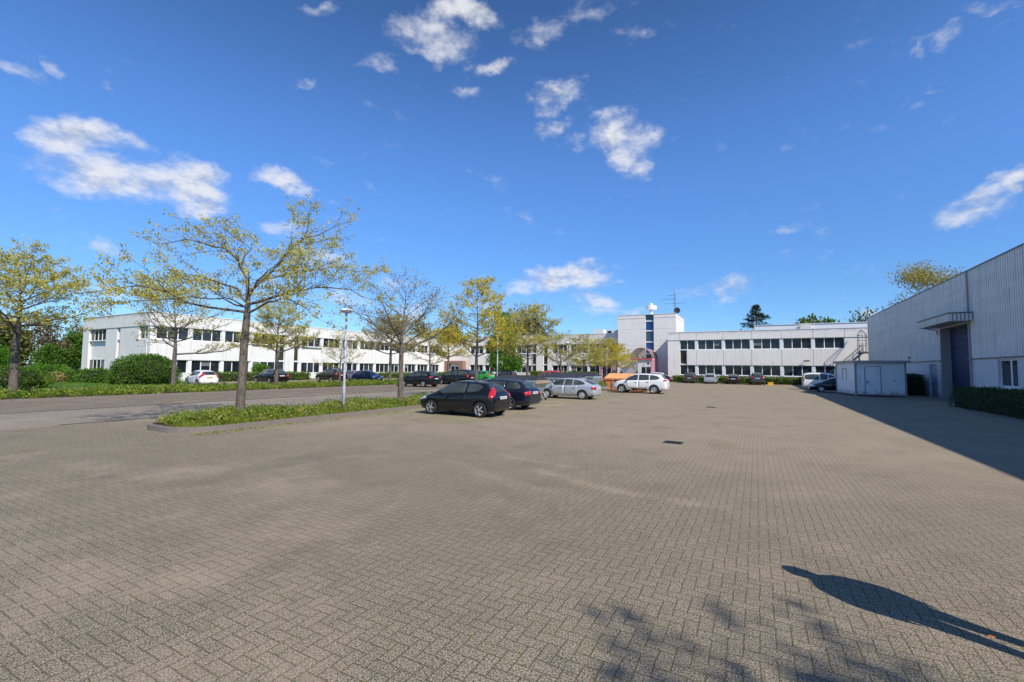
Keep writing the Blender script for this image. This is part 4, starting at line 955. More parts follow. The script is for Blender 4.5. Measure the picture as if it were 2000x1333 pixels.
# poplar behind the hall
pl = []
rgp = np.random.default_rng(60)
for k in range(26):
    d = unit(rgp.normal(size=(1, 3)))[0] * rgp.random() ** .4; pl.append((d[0] * 8.6, d[1] * 7.5, 13.6 + d[2] * 8.0, 2.3 + rgp.random(), 2.3 + rgp.random(), 1.9 + rgp.random() * .8))
leafy('poplar_tree', 'tall airy tree with yellow brown young leaves rising behind the corrugated hall', 'tree', (30.2, 102, 0), pl, 22000, .30, 'leaf_pop', 61, trunk=(17, .3), shell=.1, limbs=5)
# conifer behind the far wing
def conifer(label, x, y, H, R_, seed):
    rng = np.random.default_rng(seed); t = thing('conifer_tree', label, 'tree', (x, y, 0)); br = [([Vector((0, 0, 0)), Vector((0, 0, H * .5)), Vector((.1, 0, H))], [.28, .18, .03])]; pts = []
    for k in range(150):
        f = rng.random() ** .8; z = 2 + (H - 2.2) * f; a = rng.random() * 6.28; L = R_ * (1 - f) ** .8 * rng.uniform(.65, 1.2) + .35
        d = np.array([math.cos(a), math.sin(a), .0]); e = np.array([0, 0, z]) + d * L + np.array([0, 0, .18 * L - .1]); br.append(([Vector((0, 0, z)), Vector((d[0] * L * .6, d[1] * L * .6, z - .03)), Vector(e)], [.05, .035, .01]))
        m_ = int(28 * L) + 14; s = .25 + .75 * rng.random((m_, 1)); sd = np.array([-d[1], d[0], 0]); pts.append(np.array([0, 0, z]) + s * (e - np.array([0, 0, z])) + rng.normal(0, .24, (m_, 1)) * sd * (1.25 - s) * 1.5 + np.array([0, 0, 1]) * rng.normal(-.04, .09, (m_, 1)))
    tubes(br, 'trunk', M['bark_far'], t); quads_mesh('crown', leaves(np.concatenate(pts), .34, rng, .1, .3) + np.array([x, y, 0]), M['needle'], t)
conifer('dark green conifer with layered boughs standing behind the far wing roof', 0.15, 110, 16.3, 6.6, 71)
# ------------------------------------------------------------------ cars
def loft_car(sp):
    """closed body cage from stations (x, half width, underside, waist, belt, roof half width, top), smoothed, with wheel arches cut out"""
    bm = bmesh.new(); rings = []
    for (x, w, zb, zm, zl, wr, zt) in sp['st']:
        half = [(0, zb), (.80 * w, zb), (.965 * w, zb + .10), (w, zm), (.972 * w, zl), (wr, zt - .055 if zt - zl > .15 else max(zl + .004, zt - .03)), (wr * .72, zt - .008), (0, zt + .012)]
        ring = [bm.verts.new((x, -y, z)) for y, z in half] + [bm.verts.new((x, y, z)) for y, z in reversed(half[1:-1])]
        rings.append(ring)
    n = len(rings[0]); cl = bm.edges.layers.float.new('crease_edge')
    for a, c in zip(rings[:-1], rings[1:]):
        for k in range(n): bm.faces.new((a[k], a[(k + 1) % n], c[(k + 1) % n], c[k]))
    bm.faces.new(list(reversed(rings[0]))); bm.faces.new(rings[-1])
    bm.normal_update(); bmesh.ops.recalc_face_normals(bm, faces=bm.faces); bm.edges.ensure_lookup_table()
    idx = {v: (i, k) for i, r in enumerate(rings) for k, v in enumerate(r)}
    for e in bm.edges:
        (i0, k0), (i1, k1) = idx[e.verts[0]], idx[e.verts[1]]
        if i0 != i1 and k0 == k1 and k0 in (1, n - 1): e[cl] = .5
        if i0 != i1 and k0 == k1 and k0 in (4, n - 4): e[cl] = .45
        if i0 != i1 and k0 == k1 and k0 in (5, n - 5): e[cl] = .35
        if i0 == i1 and i0 in (0, len(rings) - 1): e[cl] = .35
    me = bpy.data.meshes.new('cage'); bm.to_mesh(me); bm.free()
    o = bpy.data.objects.new('cage', me); C.objects.link(o)
    s = o.modifiers.new('s', 'SUBSURF'); s.levels = s.render_levels = 3
    cuts = []
    for xa in sp['axles']:
        b = MB()
        for sg in (-1, 1):
            y0, y1 = sorted((sg * (sp['w'] - .24), sg * (sp['w'] + .3))); b.lathe([(sp['rw'] + .055, y0), (sp['rw'] + .055, y1)], (xa, 0, sp['rw'] + .015), 'y', 32)
        c = b.build('cut', M['black_plastic']); md = o.modifiers.new('b', 'BOOLEAN'); md.object = c; md.operation = 'DIFFERENCE'; md.solver = 'EXACT'; cuts.append(c)
    dg = bpy.context.evaluated_depsgraph_get(); me2 = bpy.data.meshes.new_from_object(o.evaluated_get(dg)); me2.name = 'body'
    for c in cuts + [o]: bpy.data.objects.remove(c)
    me2.materials.clear()
    R2 = (sp['rw'] + .06) ** 2
    for p in me2.polygons:
        c = p.center
        inside = any((c.x - xa) ** 2 + (c.z - sp['rw'] - .015) ** 2 < R2 for xa in sp['axles']) and abs(c.y) < sp['w'] - .002 and c.z > sp['st'][len(sp['st']) // 2][2] - .05
        p.material_index = 1 if (inside and (abs(p.normal.y) > .9 and abs(c.y) < sp['w'] - .2 or abs(p.normal.y) < .25)) or p.normal.z < -.85 else 0
        p.use_smooth = True
    try: me2.set_sharp_from_angle(angle=R(38))
    except Exception: pass
    return me2
def tree_of(me):
    return BVHTree.FromPolygons([v.co.copy() for v in me.vertices], [tuple(p.vertices) for p in me.polygons])
def patch(bvh, grid, direc, off, th=0.0):
    """grid[i][j]: ray origins; drops a patch on the body along a direction, lifted by off, with its rim folded back"""
    nu, nv = len(grid), len(grid[0]); V = []; ok = {}
    d = Vector(direc).normalized(); last = None
    for i in range(nu):
        for j in range(nv):
            h, nrm, _, _ = bvh.ray_cast(Vector(grid[i][j]) - d * 3, d)
            if h is not None and nrm.dot(d) > 0: nrm = -nrm
            V.append((h + nrm * off, h - nrm * .015) if h is not None else None)
    vs = []; ix = []
    for v in V:
        if v is None: ix.append(None)
        else: ix.append(len(vs)); vs.append(v[0])
    fs = []
    for i in range(nu - 1):
        for j in range(nv - 1):
            q = [ix[i * nv + j], ix[(i + 1) * nv + j], ix[(i + 1) * nv + j + 1], ix[i * nv + j + 1]]
            if None not in q: fs.append(q)
    # rim
    rim = [i * nv for i in range(nu)] + [(nu - 1) * nv + j for j in range(1, nv)] + [i * nv + nv - 1 for i in range(nu - 2, -1, -1)] + [j for j in range(nv - 2, 0, -1)]
    if all(V[k] is not None for k in rim):
        b0 = len(vs); vs += [V[k][1] for k in rim]; m_ = len(rim)
        for k in range(m_): fs.append([ix[rim[k]], ix[rim[(k + 1) % m_]], b0 + (k + 1) % m_, b0 + k])
    return [tuple(v) for v in vs], fs
def strip_side(cols, sg, nv=5, sub=3):
    """columns (x, z low, z high) -> grid of side ray origins"""
    out = []
    for (a, c) in zip(cols[:-1], cols[1:]):
        for k in range(sub): f = k / sub; out.append([a[i] + (c[i] - a[i]) * f for i in range(3)])
    out.append(list(cols[-1]))
    return [[(x, 0, z0 + (z1 - z0) * j / (nv - 1)) for j in range(nv)] for x, z0, z1 in out]
def strip_end(rows, nv=8):
    """rows (z, half width) -> grid of front / rear ray origins"""
    return [[(0, -w + 2 * w * j / nv, z) for j in range(nv + 1)] for z, w in rows]
def put(name, vf, mat, parent, smooth=True):
    vs, fs = vf
    me = bpy.data.meshes.new(name); me.from_pydata(vs, [], fs)
    o = link(name, me, mat, parent, smooth)
    bm = bmesh.new(); bm.from_mesh(me); bmesh.ops.recalc_face_normals(bm, faces=bm.faces); bm.to_mesh(me); bm.free()
    return o
def wheel_meshes(r, w, spokes, cap=False):
    b = MB(); b.lathe([(r * .66, -w / 2 + .01), (r * .80, -w / 2), (r * .94, -w / 2 + .008), (r, -w / 2 + .035), (r, w / 2 - .035), (r * .94, w / 2 - .008), (r * .80, w / 2), (r * .66, w / 2 - .01)], (0, 0, 0), 'y', 36, closed=True)
    tyre = b
    q = MB(); q.lathe([(r * .67, -w / 2 + .012), (r * .67, w / 2 - .012), (r * .60, w / 2 - .012), (r * .60, -w / 2 + .03)], (0, 0, 0), 'y', 36, closed=True)
    q.lathe([(r * .60, -w / 2 + .075), (r * .60, -w / 2 + .09)], (0, 0, 0), 'y', 24, mi=1)
    q.lathe([(r * .17, -w / 2 + .012), (r * .15, -w / 2), (.001, -w / 2)], (0, 0, 0), 'y', 16)
    if cap:
        q.lathe([(r * .60, -w / 2 + .03), (r * .50, -w / 2 + .012), (r * .30, -w / 2 + .006), (r * .16, -w / 2 + .0)], (0, 0, 0), 'y', 28)
        for k in range(8):
            a = 2 * math.pi * k / 8; q.box(r * .46 * math.cos(a) - .018, r * .46 * math.cos(a) + .018, -w / 2 + .002, -w / 2 + .02, r * .46 * math.sin(a) - .018, r * .46 * math.sin(a) + .018, 1)
    else:
        for k in range(spokes):
            a = 2 * math.pi * (k + .25) / spokes; ca, sa = math.cos(a), math.sin(a); s0, s1 = r * .075, r * .115
            f = lambda rr, t, y: (rr * ca - t * sa, y, rr * sa + t * ca)
            y0, y1 = -w / 2 + .008, -w / 2 + .045
            q.add([f(r * .12, -s0, y0), f(r * .12, s0, y0), f(r * .61, s1, y0 + .006), f(r * .61, -s1, y0 + .006), f(r * .12, -s0, y1), f(r * .12, s0, y1), f(r * .61, s1, y1), f(r * .61, -s1, y1)],
                  [(0, 1, 2, 3), (7, 6, 5, 4), (0, 4, 5, 1), (1, 5, 6, 2), (2, 6, 7, 3), (3, 7, 4, 0)])
    return tyre, q
PAINT = {}
def paint(name, col, metal=0.0, rough=.35):
    if name not in PAINT:
        mt, q, b = base_mat(name); b.inputs['Base Color'].default_value = rgb(*col); b.inputs['Metallic'].default_value = metal; b.inputs['Roughness'].default_value = rough
        b.inputs['Coat Weight'].default_value = .8 if max(col) > .1 else .9; b.inputs['Specular IOR Level'].default_value = .5 if max(col) > .1 else .12; b.inputs['Coat Roughness'].default_value = .035
        pos = q.node('ShaderNodeTexCoord').outputs['Object']; z = q.xyz(pos)[2]
        n = q.noise(pos, 3.0, 4, .6); dust = q.m('MULTIPLY', q.step(z, .12, .45, .05, .002), q.step(n, .3, .7))
        q.put(b.inputs['Base Color'], q.mix(dust, rgb(*col), rgb(.22, .20, .17))); q.put(b.inputs['Roughness'], q.m('ADD', rough, q.m('MULTIPLY', dust, .6)))
        PAINT[name] = mt
    return PAINT[name]
def make_car(sp, name, label, pmat, group=None):
    t = thing(name, label, 'car', (0, 0, 0), 0, group)
    me = loft_car(sp); bvh = tree_of(me)
    o = link('body', me, [pmat, M['black_plastic']], t)
    gl = M['carglass']; w = sp['w']
    for sg in (-1, 1):
        for cols in sp['side_win']: put('side_window', patch(bvh, strip_side(cols, sg), (0, -sg, 0), .006), gl, t)
        for cols in sp['doors']:
            d = put('door', patch(bvh, strip_side(cols, sg, 7, 4), (0, -sg, 0), .005), pmat, t)
            hx = cols[0][0] + .20 if sp.get('handle_rear', True) else cols[-1][0]; hz = max(cols[0][2], cols[1][2]) - .13
            h, nn, _, _ = bvh.ray_cast(Vector((hx, sg * 3, hz)), Vector((0, -sg, 0)))
            b = MB(); b.box(hx - .09, hx + .09, h.y, h.y + sg * .04, hz - .016, hz + .016); b.build('handle', M[sp.get('handle', 'black_plastic')], d)
        if sp.get('clad'):
            for cols in sp['clad']: put('side_cladding', patch(bvh, strip_side(cols, sg, 3, 3), (0, -sg, 0), .008), M['black_plastic'], t)
        # lamps on the corners: u along the car, corner direction
        for nm, key, mt in (('taillight', 'tail', 'lamp_red'), ('headlight', 'head', 'lamp_clear')):
            s = sp[key]; dx = 1 if key == 'tail' else -1
            dv = Vector((dx * s['d'][0], -sg * s['d'][1], 0)); pr = Vector((-dv.y, dv.x, 0)).normalized() * (1 if dx * sg > 0 else -1)
            c0 = Vector((s['at'][0], sg * s['at'][1], 0)); g = []
            cc = []
            for a_, b_ in zip(s['cols'][:-1], s['cols'][1:]): cc += [tuple(a_[i] + (b_[i] - a_[i]) * f / 3 for i in range(3)) for f in range(3)]
            for (u, z0, z1) in cc + [s['cols'][-1]]: g.append([tuple(c0 + pr * u * -sg * dx * (-1) + Vector((0, 0, z0 + (z1 - z0) * j / 6))) for j in range(7)])
            put(nm, patch(bvh, g, dv, .014), M[mt], t)
        mx, mz, my = sp['mirror']; b = MB(); b.lathe([(.02, -.10), (.085, -.09), (.10, -.02), (.085, .06), (.02, .09)], (0, 0, 0), 'y', 12)
        for i, v in enumerate(b.v): b.v[i] = Vector((mx + v.x * .75, sg * (my + .12) + v.y, mz + v.z * .8))
        b.tube([(mx, sg * (my - .12), mz - .05), (mx, sg * (my + .06), mz - .02)], .03, 6); b.build('mirror', pmat if sp.get('mirror_paint', True) else M['black_plastic'], t, True)
        if sp.get('rails'):
            x0, x1, y, z0, z1 = sp['rails']; b = MB(); b.tube([(x0, sg * y, z0 - .04), (x0 + .08, sg * y, z0), (0, sg * y, (z0 + z1) / 2 + .02), (x1 - .08, sg * y, z1), (x1, sg * y, z1 - .04)], .018, 6); b.build('roof_rail', M[sp.get('rail_mat', 'black_plastic')], t, True)
    put('windscreen', patch(bvh, strip_end(sp['screen']), (-1, 0, 0), .006), gl, t)
    put('rear_window', patch(bvh, strip_end(sp['rear_win']), (1, 0, 0), .006), gl, t)
    for rows in sp.get('rear_black', []): put('rear_bumper', patch(bvh, strip_end(rows, 10), (1, 0, 0), .008), M['black_plastic'], t)
    for rows in sp.get('front_black', []): put('grille', patch(bvh, strip_end(rows, 10), (-1, 0, 0), .008), M['black_plastic'], t)
    z = sp['plate_z']; h, nn, _, _ = bvh.ray_cast(Vector((-4, 0.0, z)), Vector((1, 0, 0)))
    b = MB(); b.box(h.x - .022, h.x + .03, -.26, .26, z - .055, z + .055); pl = b.build('number_plate', M['plate'], t)
    b = MB()
    for k in range(7): b.box(h.x - .0245, h.x - .0222, -.17 + k * .058, -.135 + k * .058 if k not in (2, 4) else -.15 + k * .058, z - .03, z + .03)
    b.build('characters', M['ink'], pl)
    h, nn, _, _ = bvh.ray_cast(Vector((4, 0.0, sp['fplate_z'])), Vector((-1, 0, 0))); b = MB(); b.box(h.x - .03, h.x + .02, -.26, .26, sp['fplate_z'] - .05, sp['fplate_z'] + .05); b.build('number_plate', M['plate'], t)
    tm, rm = wheel_meshes(sp['rw'], sp['tw'], sp.get('spokes', 5), sp.get('cap', False)); first = None
    for xa in sp['axles']:
        for sg in (-1, 1):
            T = Matrix.Translation((xa, sg * (w - sp['tw'] / 2 - .012), sp['rw'])) @ (Matrix.Identity(4) if sg < 0 else Matrix.Rotation(math.pi, 4, 'Z')) @ Matrix.Rotation(.4 * xa, 4, 'Y')
            if first is None:
                wo = tm.build('wheel', M['black_rubber'], t, True); ro = rm.build('rim', [M['hubcap' if sp.get('cap') else 'alloy'], M['black_plastic']], wo); first = (wo, ro); wo.matrix_local = T
            else:
                wo = first[0].copy(); C.objects.link(wo); wo.parent = t; wo.matrix_local = T; ro = first[1].copy(); C.objects.link(ro); ro.parent = wo
    if sp.get('wiper', True):
        zz = sp['rear_win'][0][0] + .05; h, nn, _, _ = bvh.ray_cast(Vector((-4, 0, zz)), Vector((1, 0, 0))); h2, _, _, _ = bvh.ray_cast(Vector((-4, -.3, zz + .1)), Vector((1, 0, 0)))
        b = MB(); b.tube([h + Vector((-.015, 0, 0)), h2 + Vector((-.02, 0, 0))], .010, 5); b.build('wiper', M['black_plastic'], t)
    return t
def recar(src, label, pmat, x, y, rz, s=1.0, plate=None, name=None):
    c = copy_tree(src); c['label'] = label; old = [o for o in src.children if o.name.startswith('body')][0].material_slots[0].material
    for o in list(c.children):
        for q in [o] + list(o.children):
            for sl in q.material_slots:
                if sl.material == old: sl.link = 'OBJECT'; sl.material = pmat
            if plate and q.name.startswith('number_plate'): q.material_slots[0].link = 'OBJECT'; q.material_slots[0].material = M[plate]
    if name: c.name = name
    return place(c, x, y, rz, s)
def place(c, x, y, rz, s=1.0):
    c.location = (x, y, 0.005); c.rotation_euler = (0, 0, rz); c.scale = (s,) * 3 if not isinstance(s, tuple) else s
    return c
GC = 'cars parked around the yard'
BLACK = paint('black_paint', (.006, .007, .011)); NAVY = paint('navy_paint', (.008, .011, .026)); SILVER = paint('silver_paint', (.50, .53, .58), .35, .38); WHITE = paint('white_paint', (.80, .80, .80))
BROWN = paint('dark_brown_paint', (.025, .017, .014)); GREY = paint('dark_grey_paint', (.06, .062, .07), .3); GREEN = paint('green_paint', (.02, .30, .045)); RED = paint('red_car_paint', (.55, .02, .02)); BLUE = paint('dark_blue_paint', (.010, .022, .075)); BLUEGREY = paint('blue_grey_paint', (.17, .22, .28), .3)
# small three-door hatchback
HATCH = dict(w=.86, rw=.315, tw=.20, axles=(-1.30, 1.20), spokes=5,
  st=[(-1.965,.60,.40,.58,.72,.52,.76),(-1.93,.74,.30,.55,.80,.60,.90),(-1.84,.81,.24,.56,.90,.62,1.02),(-1.66,.835,.22,.58,.97,.57,1.20),(-1.46,.845,.21,.58,.99,.535,1.385),(-1.30,.85,.20,.58,.985,.545,1.415),(-.80,.86,.19,.57,.955,.565,1.462),(-.30,.86,.19,.56,.925,.575,1.478),(.15,.86,.19,.56,.90,.575,1.452),(.45,.858,.19,.56,.885,.565,1.36),(.80,.85,.19,.56,.87,.60,1.15),(1.10,.845,.19,.56,.86,.66,.985),(1.45,.835,.20,.56,.80,.64,.885),(1.74,.80,.22,.54,.71,.60,.79),(1.90,.72,.26,.50,.63,.55,.69),(1.97,.56,.30,.46,.56,.46,.60)],
  side_win=[[(-1.34,1.19,1.27),(-1.20,1.08,1.33),(-1.0,1.035,1.352),(-.62,1.00,1.372)], [(-.54,.995,1.375),(-.2,.968,1.383),(.2,.94,1.36),(.45,.925,1.27),(.75,.905,1.075),(.93,.90,.955)]],
  doors=[[(-.58,.33,.955),(-.3,.27,.945),(.2,.26,.92),(.85,.27,.875)]],
  screen=[(.985,.62),(1.12,.585),(1.25,.55),(1.39,.50)], rear_win=[(1.03,.60),(1.13,.57),(1.25,.52),(1.34,.475)], rear_black=[[(.27,.62),(.40,.70)]],
  front_black=[[(.34,.5),(.46,.52)]], plate_z=.80, fplate_z=.52, mirror=(.70,.97,.80),
  tail=dict(at=(-1.8,.68),d=(1,.75),cols=[(-.25,1.05,1.20),(-.17,.95,1.23),(-.06,.84,1.17),(.06,.79,1.04),(.15,.79,.93)]), head=dict(at=(1.7,.6),d=(1,.8),cols=[(-.30,.70,.76),(-.12,.63,.80),(.06,.58,.79),(.20,.60,.72)]))
H0 = make_car(HATCH, 'hatchback', 'glossy black three door hatchback with bright red tall tail lamps nearest to the camera', BLACK, GC); place(H0, -11.03, 16.12, math.pi, .98)
b = None
# estate car
ESTATE = dict(w=.905, rw=.325, tw=.21, axles=(-1.42, 1.42), spokes=5,
  st=[(-2.41,.64,.38,.56,.72,.56,.80),(-2.37,.80,.30,.55,.82,.66,.93),(-2.27,.87,.25,.56,.90,.66,1.03),(-2.08,.89,.22,.57,.93,.60,1.20),(-1.86,.90,.21,.57,.935,.57,1.385),(-1.6,.905,.20,.57,.93,.575,1.43),(-.9,.91,.19,.56,.92,.595,1.475),(-.2,.91,.19,.56,.905,.605,1.485),(.25,.91,.19,.56,.895,.60,1.45),(.62,.905,.19,.56,.885,.59,1.33),(1.0,.90,.19,.56,.87,.62,1.12),(1.28,.89,.19,.56,.86,.70,.98),(1.75,.88,.20,.55,.81,.68,.90),(2.12,.84,.22,.53,.73,.64,.81),(2.32,.74,.26,.48,.63,.56,.69),(2.40,.58,.30,.44,.55,.46,.60)],
  side_win=[[(-1.93,1.07,1.15),(-1.72,1.0,1.335),(-1.5,.99,1.36),(-1.18,.98,1.375)], [(-1.1,.98,1.378),(-.7,.972,1.39),(-.12,.962,1.395)], [(-.03,.962,1.395),(.3,.955,1.37),(.65,.945,1.25),(1.02,.93,1.04),(1.14,.925,.96)]],
  doors=[[(-1.12,.62,.94),(-.95,.38,.94),(-.6,.28,.935),(-.09,.27,.93)], [(-.06,.27,.93),(.4,.26,.92),(1.06,.28,.89)]],
  screen=[(.985,.66),(1.12,.62),(1.26,.58),(1.40,.53)], rear_win=[(1.05,.66),(1.15,.62),(1.26,.58),(1.35,.53)], front_black=[[(.50,.40),(.72,.42)]], plate_z=.84, fplate_z=.45, mirror=(.93,.97,.85), rails=(-1.75,.35,.53,1.455,1.46), rail_mat='chrome',
  tail=dict(at=(-2.3,.66),d=(1,.6),cols=[(-.22,.76,.94),(-.08,.74,.93),(.08,.74,.91),(.22,.76,.88)]), head=dict(at=(2.1,.6),d=(1,.6),cols=[(-.28,.64,.74),(-.1,.58,.76),(.08,.56,.74),(.2,.58,.68)]))
E0 = make_car(ESTATE, 'estate_car', 'dark navy estate car with wide low red lamps parked beside the black hatchback', NAVY, GC); place(E0, -11.75, 19.75, math.pi, .98)
# rounded silver hatch with hubcaps
LIFT = dict(w=.845, rw=.295, tw=.185, axles=(-1.22, 1.24), cap=True, handle='hubcap',
  st=[(-2.06,.60,.36,.54,.74,.52,.80),(-2.02,.75,.28,.54,.84,.60,.90),(-1.90,.81,.24,.55,.88,.62,.975),(-1.66,.83,.21,.55,.89,.58,1.08),(-1.30,.84,.20,.55,.89,.54,1.235),(-1.0,.845,.19,.55,.885,.53,1.32),(-.5,.845,.19,.55,.875,.55,1.375),(0,.845,.19,.55,.865,.56,1.385),(.35,.845,.19,.55,.86,.555,1.355),(.7,.84,.19,.55,.85,.56,1.20),(1.0,.835,.19,.55,.84,.60,1.01),(1.22,.83,.19,.55,.82,.64,.92),(1.6,.82,.20,.54,.75,.62,.83),(1.92,.78,.22,.51,.66,.58,.73),(2.06,.68,.26,.47,.58,.52,.63),(2.12,.52,.30,.43,.52,.42,.55)],
  side_win=[[(-1.36,.985,1.05),(-1.15,.955,1.17),(-.9,.94,1.24),(-.62,.935,1.275)], [(-.55,.93,1.28),(-.3,.925,1.295),(-.02,.92,1.30)], [(.05,.92,1.30),(.35,.915,1.275),(.65,.905,1.15),(.9,.895,.99),(.98,.89,.93)]],
  doors=[[(-.86,.55,.90),(-.7,.32,.89),(-.4,.27,.89),(.0,.26,.885)], [(.03,.26,.885),(.5,.26,.875),(.93,.28,.85)]],
  screen=[(.93,.60),(1.05,.565),(1.18,.53),(1.31,.485)], rear_win=[(.985,.56),(1.06,.53),(1.14,.50),(1.23,.46)], plate_z=.72, fplate_z=.45, mirror=(.80,.93,.79), wiper=False,
  tail=dict(at=(-1.95,.66),d=(1,.4),cols=[(-.15,.66,.83),(-.02,.66,.83),(.12,.66,.83),(.18,.66,.83)]), head=dict(at=(1.85,.6),d=(1,.7),cols=[(-.26,.58,.66),(-.1,.52,.68),(.1,.51,.67),(.2,.53,.63)]))
L0 = make_car(LIFT, 'hatchback', 'rounded silver five door hatchback with grey hubcaps before the dark lidded skips', SILVER, GC); place(L0, -11.2, 28.75, math.pi, (1.02, 1.0, 1.0))
# white crossover
SUV = dict(w=.925, rw=.355, tw=.235, axles=(-1.28, 1.38), spokes=10, mirror_paint=False,
  st=[(-2.29,.66,.46,.66,.86,.58,.94),(-2.25,.82,.36,.66,.96,.66,1.08),(-2.15,.89,.31,.67,1.04,.68,1.20),(-1.98,.91,.28,.67,1.09,.64,1.36),(-1.78,.92,.27,.67,1.10,.60,1.565),(-1.5,.925,.26,.67,1.09,.60,1.625),(-.8,.925,.25,.66,1.06,.62,1.675),(-.2,.925,.25,.66,1.04,.63,1.685),(.25,.925,.25,.66,1.02,.62,1.65),(.62,.92,.25,.66,1.01,.61,1.51),(.98,.915,.25,.66,1.0,.64,1.29),(1.24,.91,.25,.66,.99,.72,1.13),(1.66,.90,.26,.65,.95,.70,1.05),(2.0,.86,.28,.62,.86,.66,.95),(2.20,.76,.33,.57,.74,.58,.82),(2.28,.60,.38,.52,.64,.48,.70)],
  side_win=[[(-1.72,1.235,1.30),(-1.5,1.16,1.46),(-1.2,1.14,1.52),(-.95,1.13,1.535)], [(-.88,1.125,1.54),(-.5,1.11,1.555),(-.05,1.10,1.56)], [(.03,1.095,1.555),(.35,1.085,1.52),(.7,1.075,1.38),(1.0,1.06,1.18),(1.1,1.055,1.11)]],
  doors=[[(-.98,.72,1.085),(-.85,.50,1.08),(-.5,.46,1.07),(-.03,.45,1.06)], [(0,.45,1.06),(.5,.45,1.05),(1.02,.46,1.025)]],
  clad=[[(-.92,.27,.44),(-.3,.26,.42),(.98,.27,.44)]], rear_black=[[(.34,.72),(.56,.80)]], front_black=[[(.44,.58),(.58,.62)]],
  screen=[(1.13,.66),(1.28,.62),(1.42,.58),(1.58,.53)], rear_win=[(1.20,.64),(1.30,.60),(1.42,.57),(1.52,.53)], plate_z=.90, fplate_z=.62, mirror=(.88,1.14,.87), rails=(-1.6,.3,.56,1.655,1.665),
  tail=dict(at=(-2.12,.70),d=(1,.75),cols=[(-.26,1.06,1.13),(-.10,1.03,1.15),(.06,1.02,1.15),(.2,1.04,1.12)]), head=dict(at=(2.0,.62),d=(1,.75),cols=[(-.34,.86,.92),(-.12,.79,.92),(.08,.74,.90),(.2,.74,.84)]))
S0 = make_car(SUV, 'crossover_car', 'white crossover car with dark cladding and roof rails before the orange skip', WHITE, GC); place(S0, -8.7, 39.05, math.pi, 1.0)
# tall van-based car
VAN = dict(w=.88, rw=.31, tw=.19, axles=(-1.35, 1.45), cap=True,
  st=[(-2.17,.74,.40,.62,.92,.66,1.04),(-2.15,.84,.32,.62,1.02,.70,1.30),(-2.08,.87,.28,.63,1.04,.68,1.62),(-1.9,.875,.26,.63,1.04,.66,1.76),(-1.3,.88,.25,.63,1.03,.67,1.81),(-.5,.88,.24,.62,1.02,.67,1.81),(.2,.88,.24,.62,1.01,.66,1.77),(.6,.88,.24,.62,1.0,.65,1.62),(.95,.875,.24,.62,.99,.66,1.38),(1.25,.87,.24,.62,.98,.68,1.17),(1.55,.865,.25,.62,.95,.68,1.06),(1.9,.83,.26,.60,.86,.64,.95),(2.10,.74,.30,.55,.74,.58,.82),(2.19,.58,.35,.50,.64,.48,.69)],
  side_win=[[(-2.0,1.14,1.50),(-1.8,1.09,1.60),(-1.3,1.08,1.65),(-.75,1.08,1.65)], [(-.62,1.08,1.65),(0,1.07,1.63)], [(.1,1.07,1.62),(.4,1.06,1.55),(.8,1.06,1.32),(1.2,1.04,1.09)]],
  doors=[[(-.62,.40,1.05),(0,.38,1.04)], [(.06,.38,1.04),(.6,.38,1.03),(1.18,.40,1.0)]], clad=[[(-.9,.58,.68),(.9,.58,.68)]], rear_black=[[(.34,.72),(.56,.78)]], front_black=[[(.40,.58),(.58,.62)]],
  screen=[(1.12,.62),(1.3,.60),(1.48,.57),(1.68,.53)], rear_win=[(1.14,.62),(1.3,.60),(1.48,.58),(1.6,.55)], plate_z=.86, fplate_z=.55, mirror=(1.0,1.12,.84), rails=(-1.8,.3,.56,1.845,1.83),
  tail=dict(at=(-2.1,.78),d=(1,.7),cols=[(-.08,.92,1.22),(0,.92,1.22),(.06,.92,1.22),(.1,.92,1.2)]), head=dict(at=(1.95,.6),d=(1,.7),cols=[(-.3,.76,.84),(-.1,.70,.86),(.08,.68,.84),(.2,.70,.80)]))
V0 = make_car(VAN, 'van', 'white high roofed family van with black bumper parked facing the hall behind the black car', WHITE, GC); place(V0, 6.6, 58.7, 0.0, 1.02)
# the remaining parked cars
PI = math.pi
recar(H0, 'white small hatchback with yellow number plate left of the black estate, by the round bush', WHITE, -46.35, 23.7, PI - .12, (.96, .98, 1.02), 'plate_yellow')
recar(E0, 'black estate car behind the leafy oak on the far strip before the left wing', BLACK, -47.2, 31.2, PI - .1, (.98, 1.0, 1.08))
recar(S0, 'dark brown crossover car with tall red lamps before the low hedge of the left wing', BROWN, -47.6, 39.6, PI - .1, 1.0)
recar(L0, 'blue grey car partly hidden behind the near lamp post', BLUEGREY, -48.3, 43.6, PI, 1.05)
recar(H0, 'dark blue hatchback facing right with its front to the far planting strip', BLUE, -43.3, 41.6, -.06, (1.08, 1.0, 1.03))
recar(S0, 'black crossover car with its front to the far strip right of the bare oak trunk', BLACK, -30.35, 36.2, PI - .03, (.98, 1.0, .95))
recar(V0, 'black boxy off road car with upright tail beside the black crossover', BLACK, -31.1, 43.6, PI, (1.06, 1.03, .98))
recar(E0, 'grey car mostly hidden behind the black boxy car', GREY, -36.7, 51.4, PI, .96)
recar(H0, 'bright green hatchback behind the golden oak trunk', GREEN, -34.3, 54.0, PI, (1.04, 1.04, 1.08))
recar(S0, 'black car standing behind the chestnut and lamp right of the green hatchback', BLACK, -33.2, 58.6, PI, .93)
recar(V0, 'red high roofed car seen over the dark skip lids', RED, -23.9, 54.0, PI, (1.0, 1.0, .95))
recar(L0, 'black car with red lamps just right of the white crossover', BLACK, -12.4, 65.4, PI, 1.02)
recar(H0, 'white car behind the black car at the foot of the stair tower', WHITE, -14.1, 72.2, PI, 1.06)
recar(V0, 'dark grey small family van, leftmost of the four cars with tails to the yard', GREY, -8.85, 73.9, PI / 2, (.92, .96, .90))
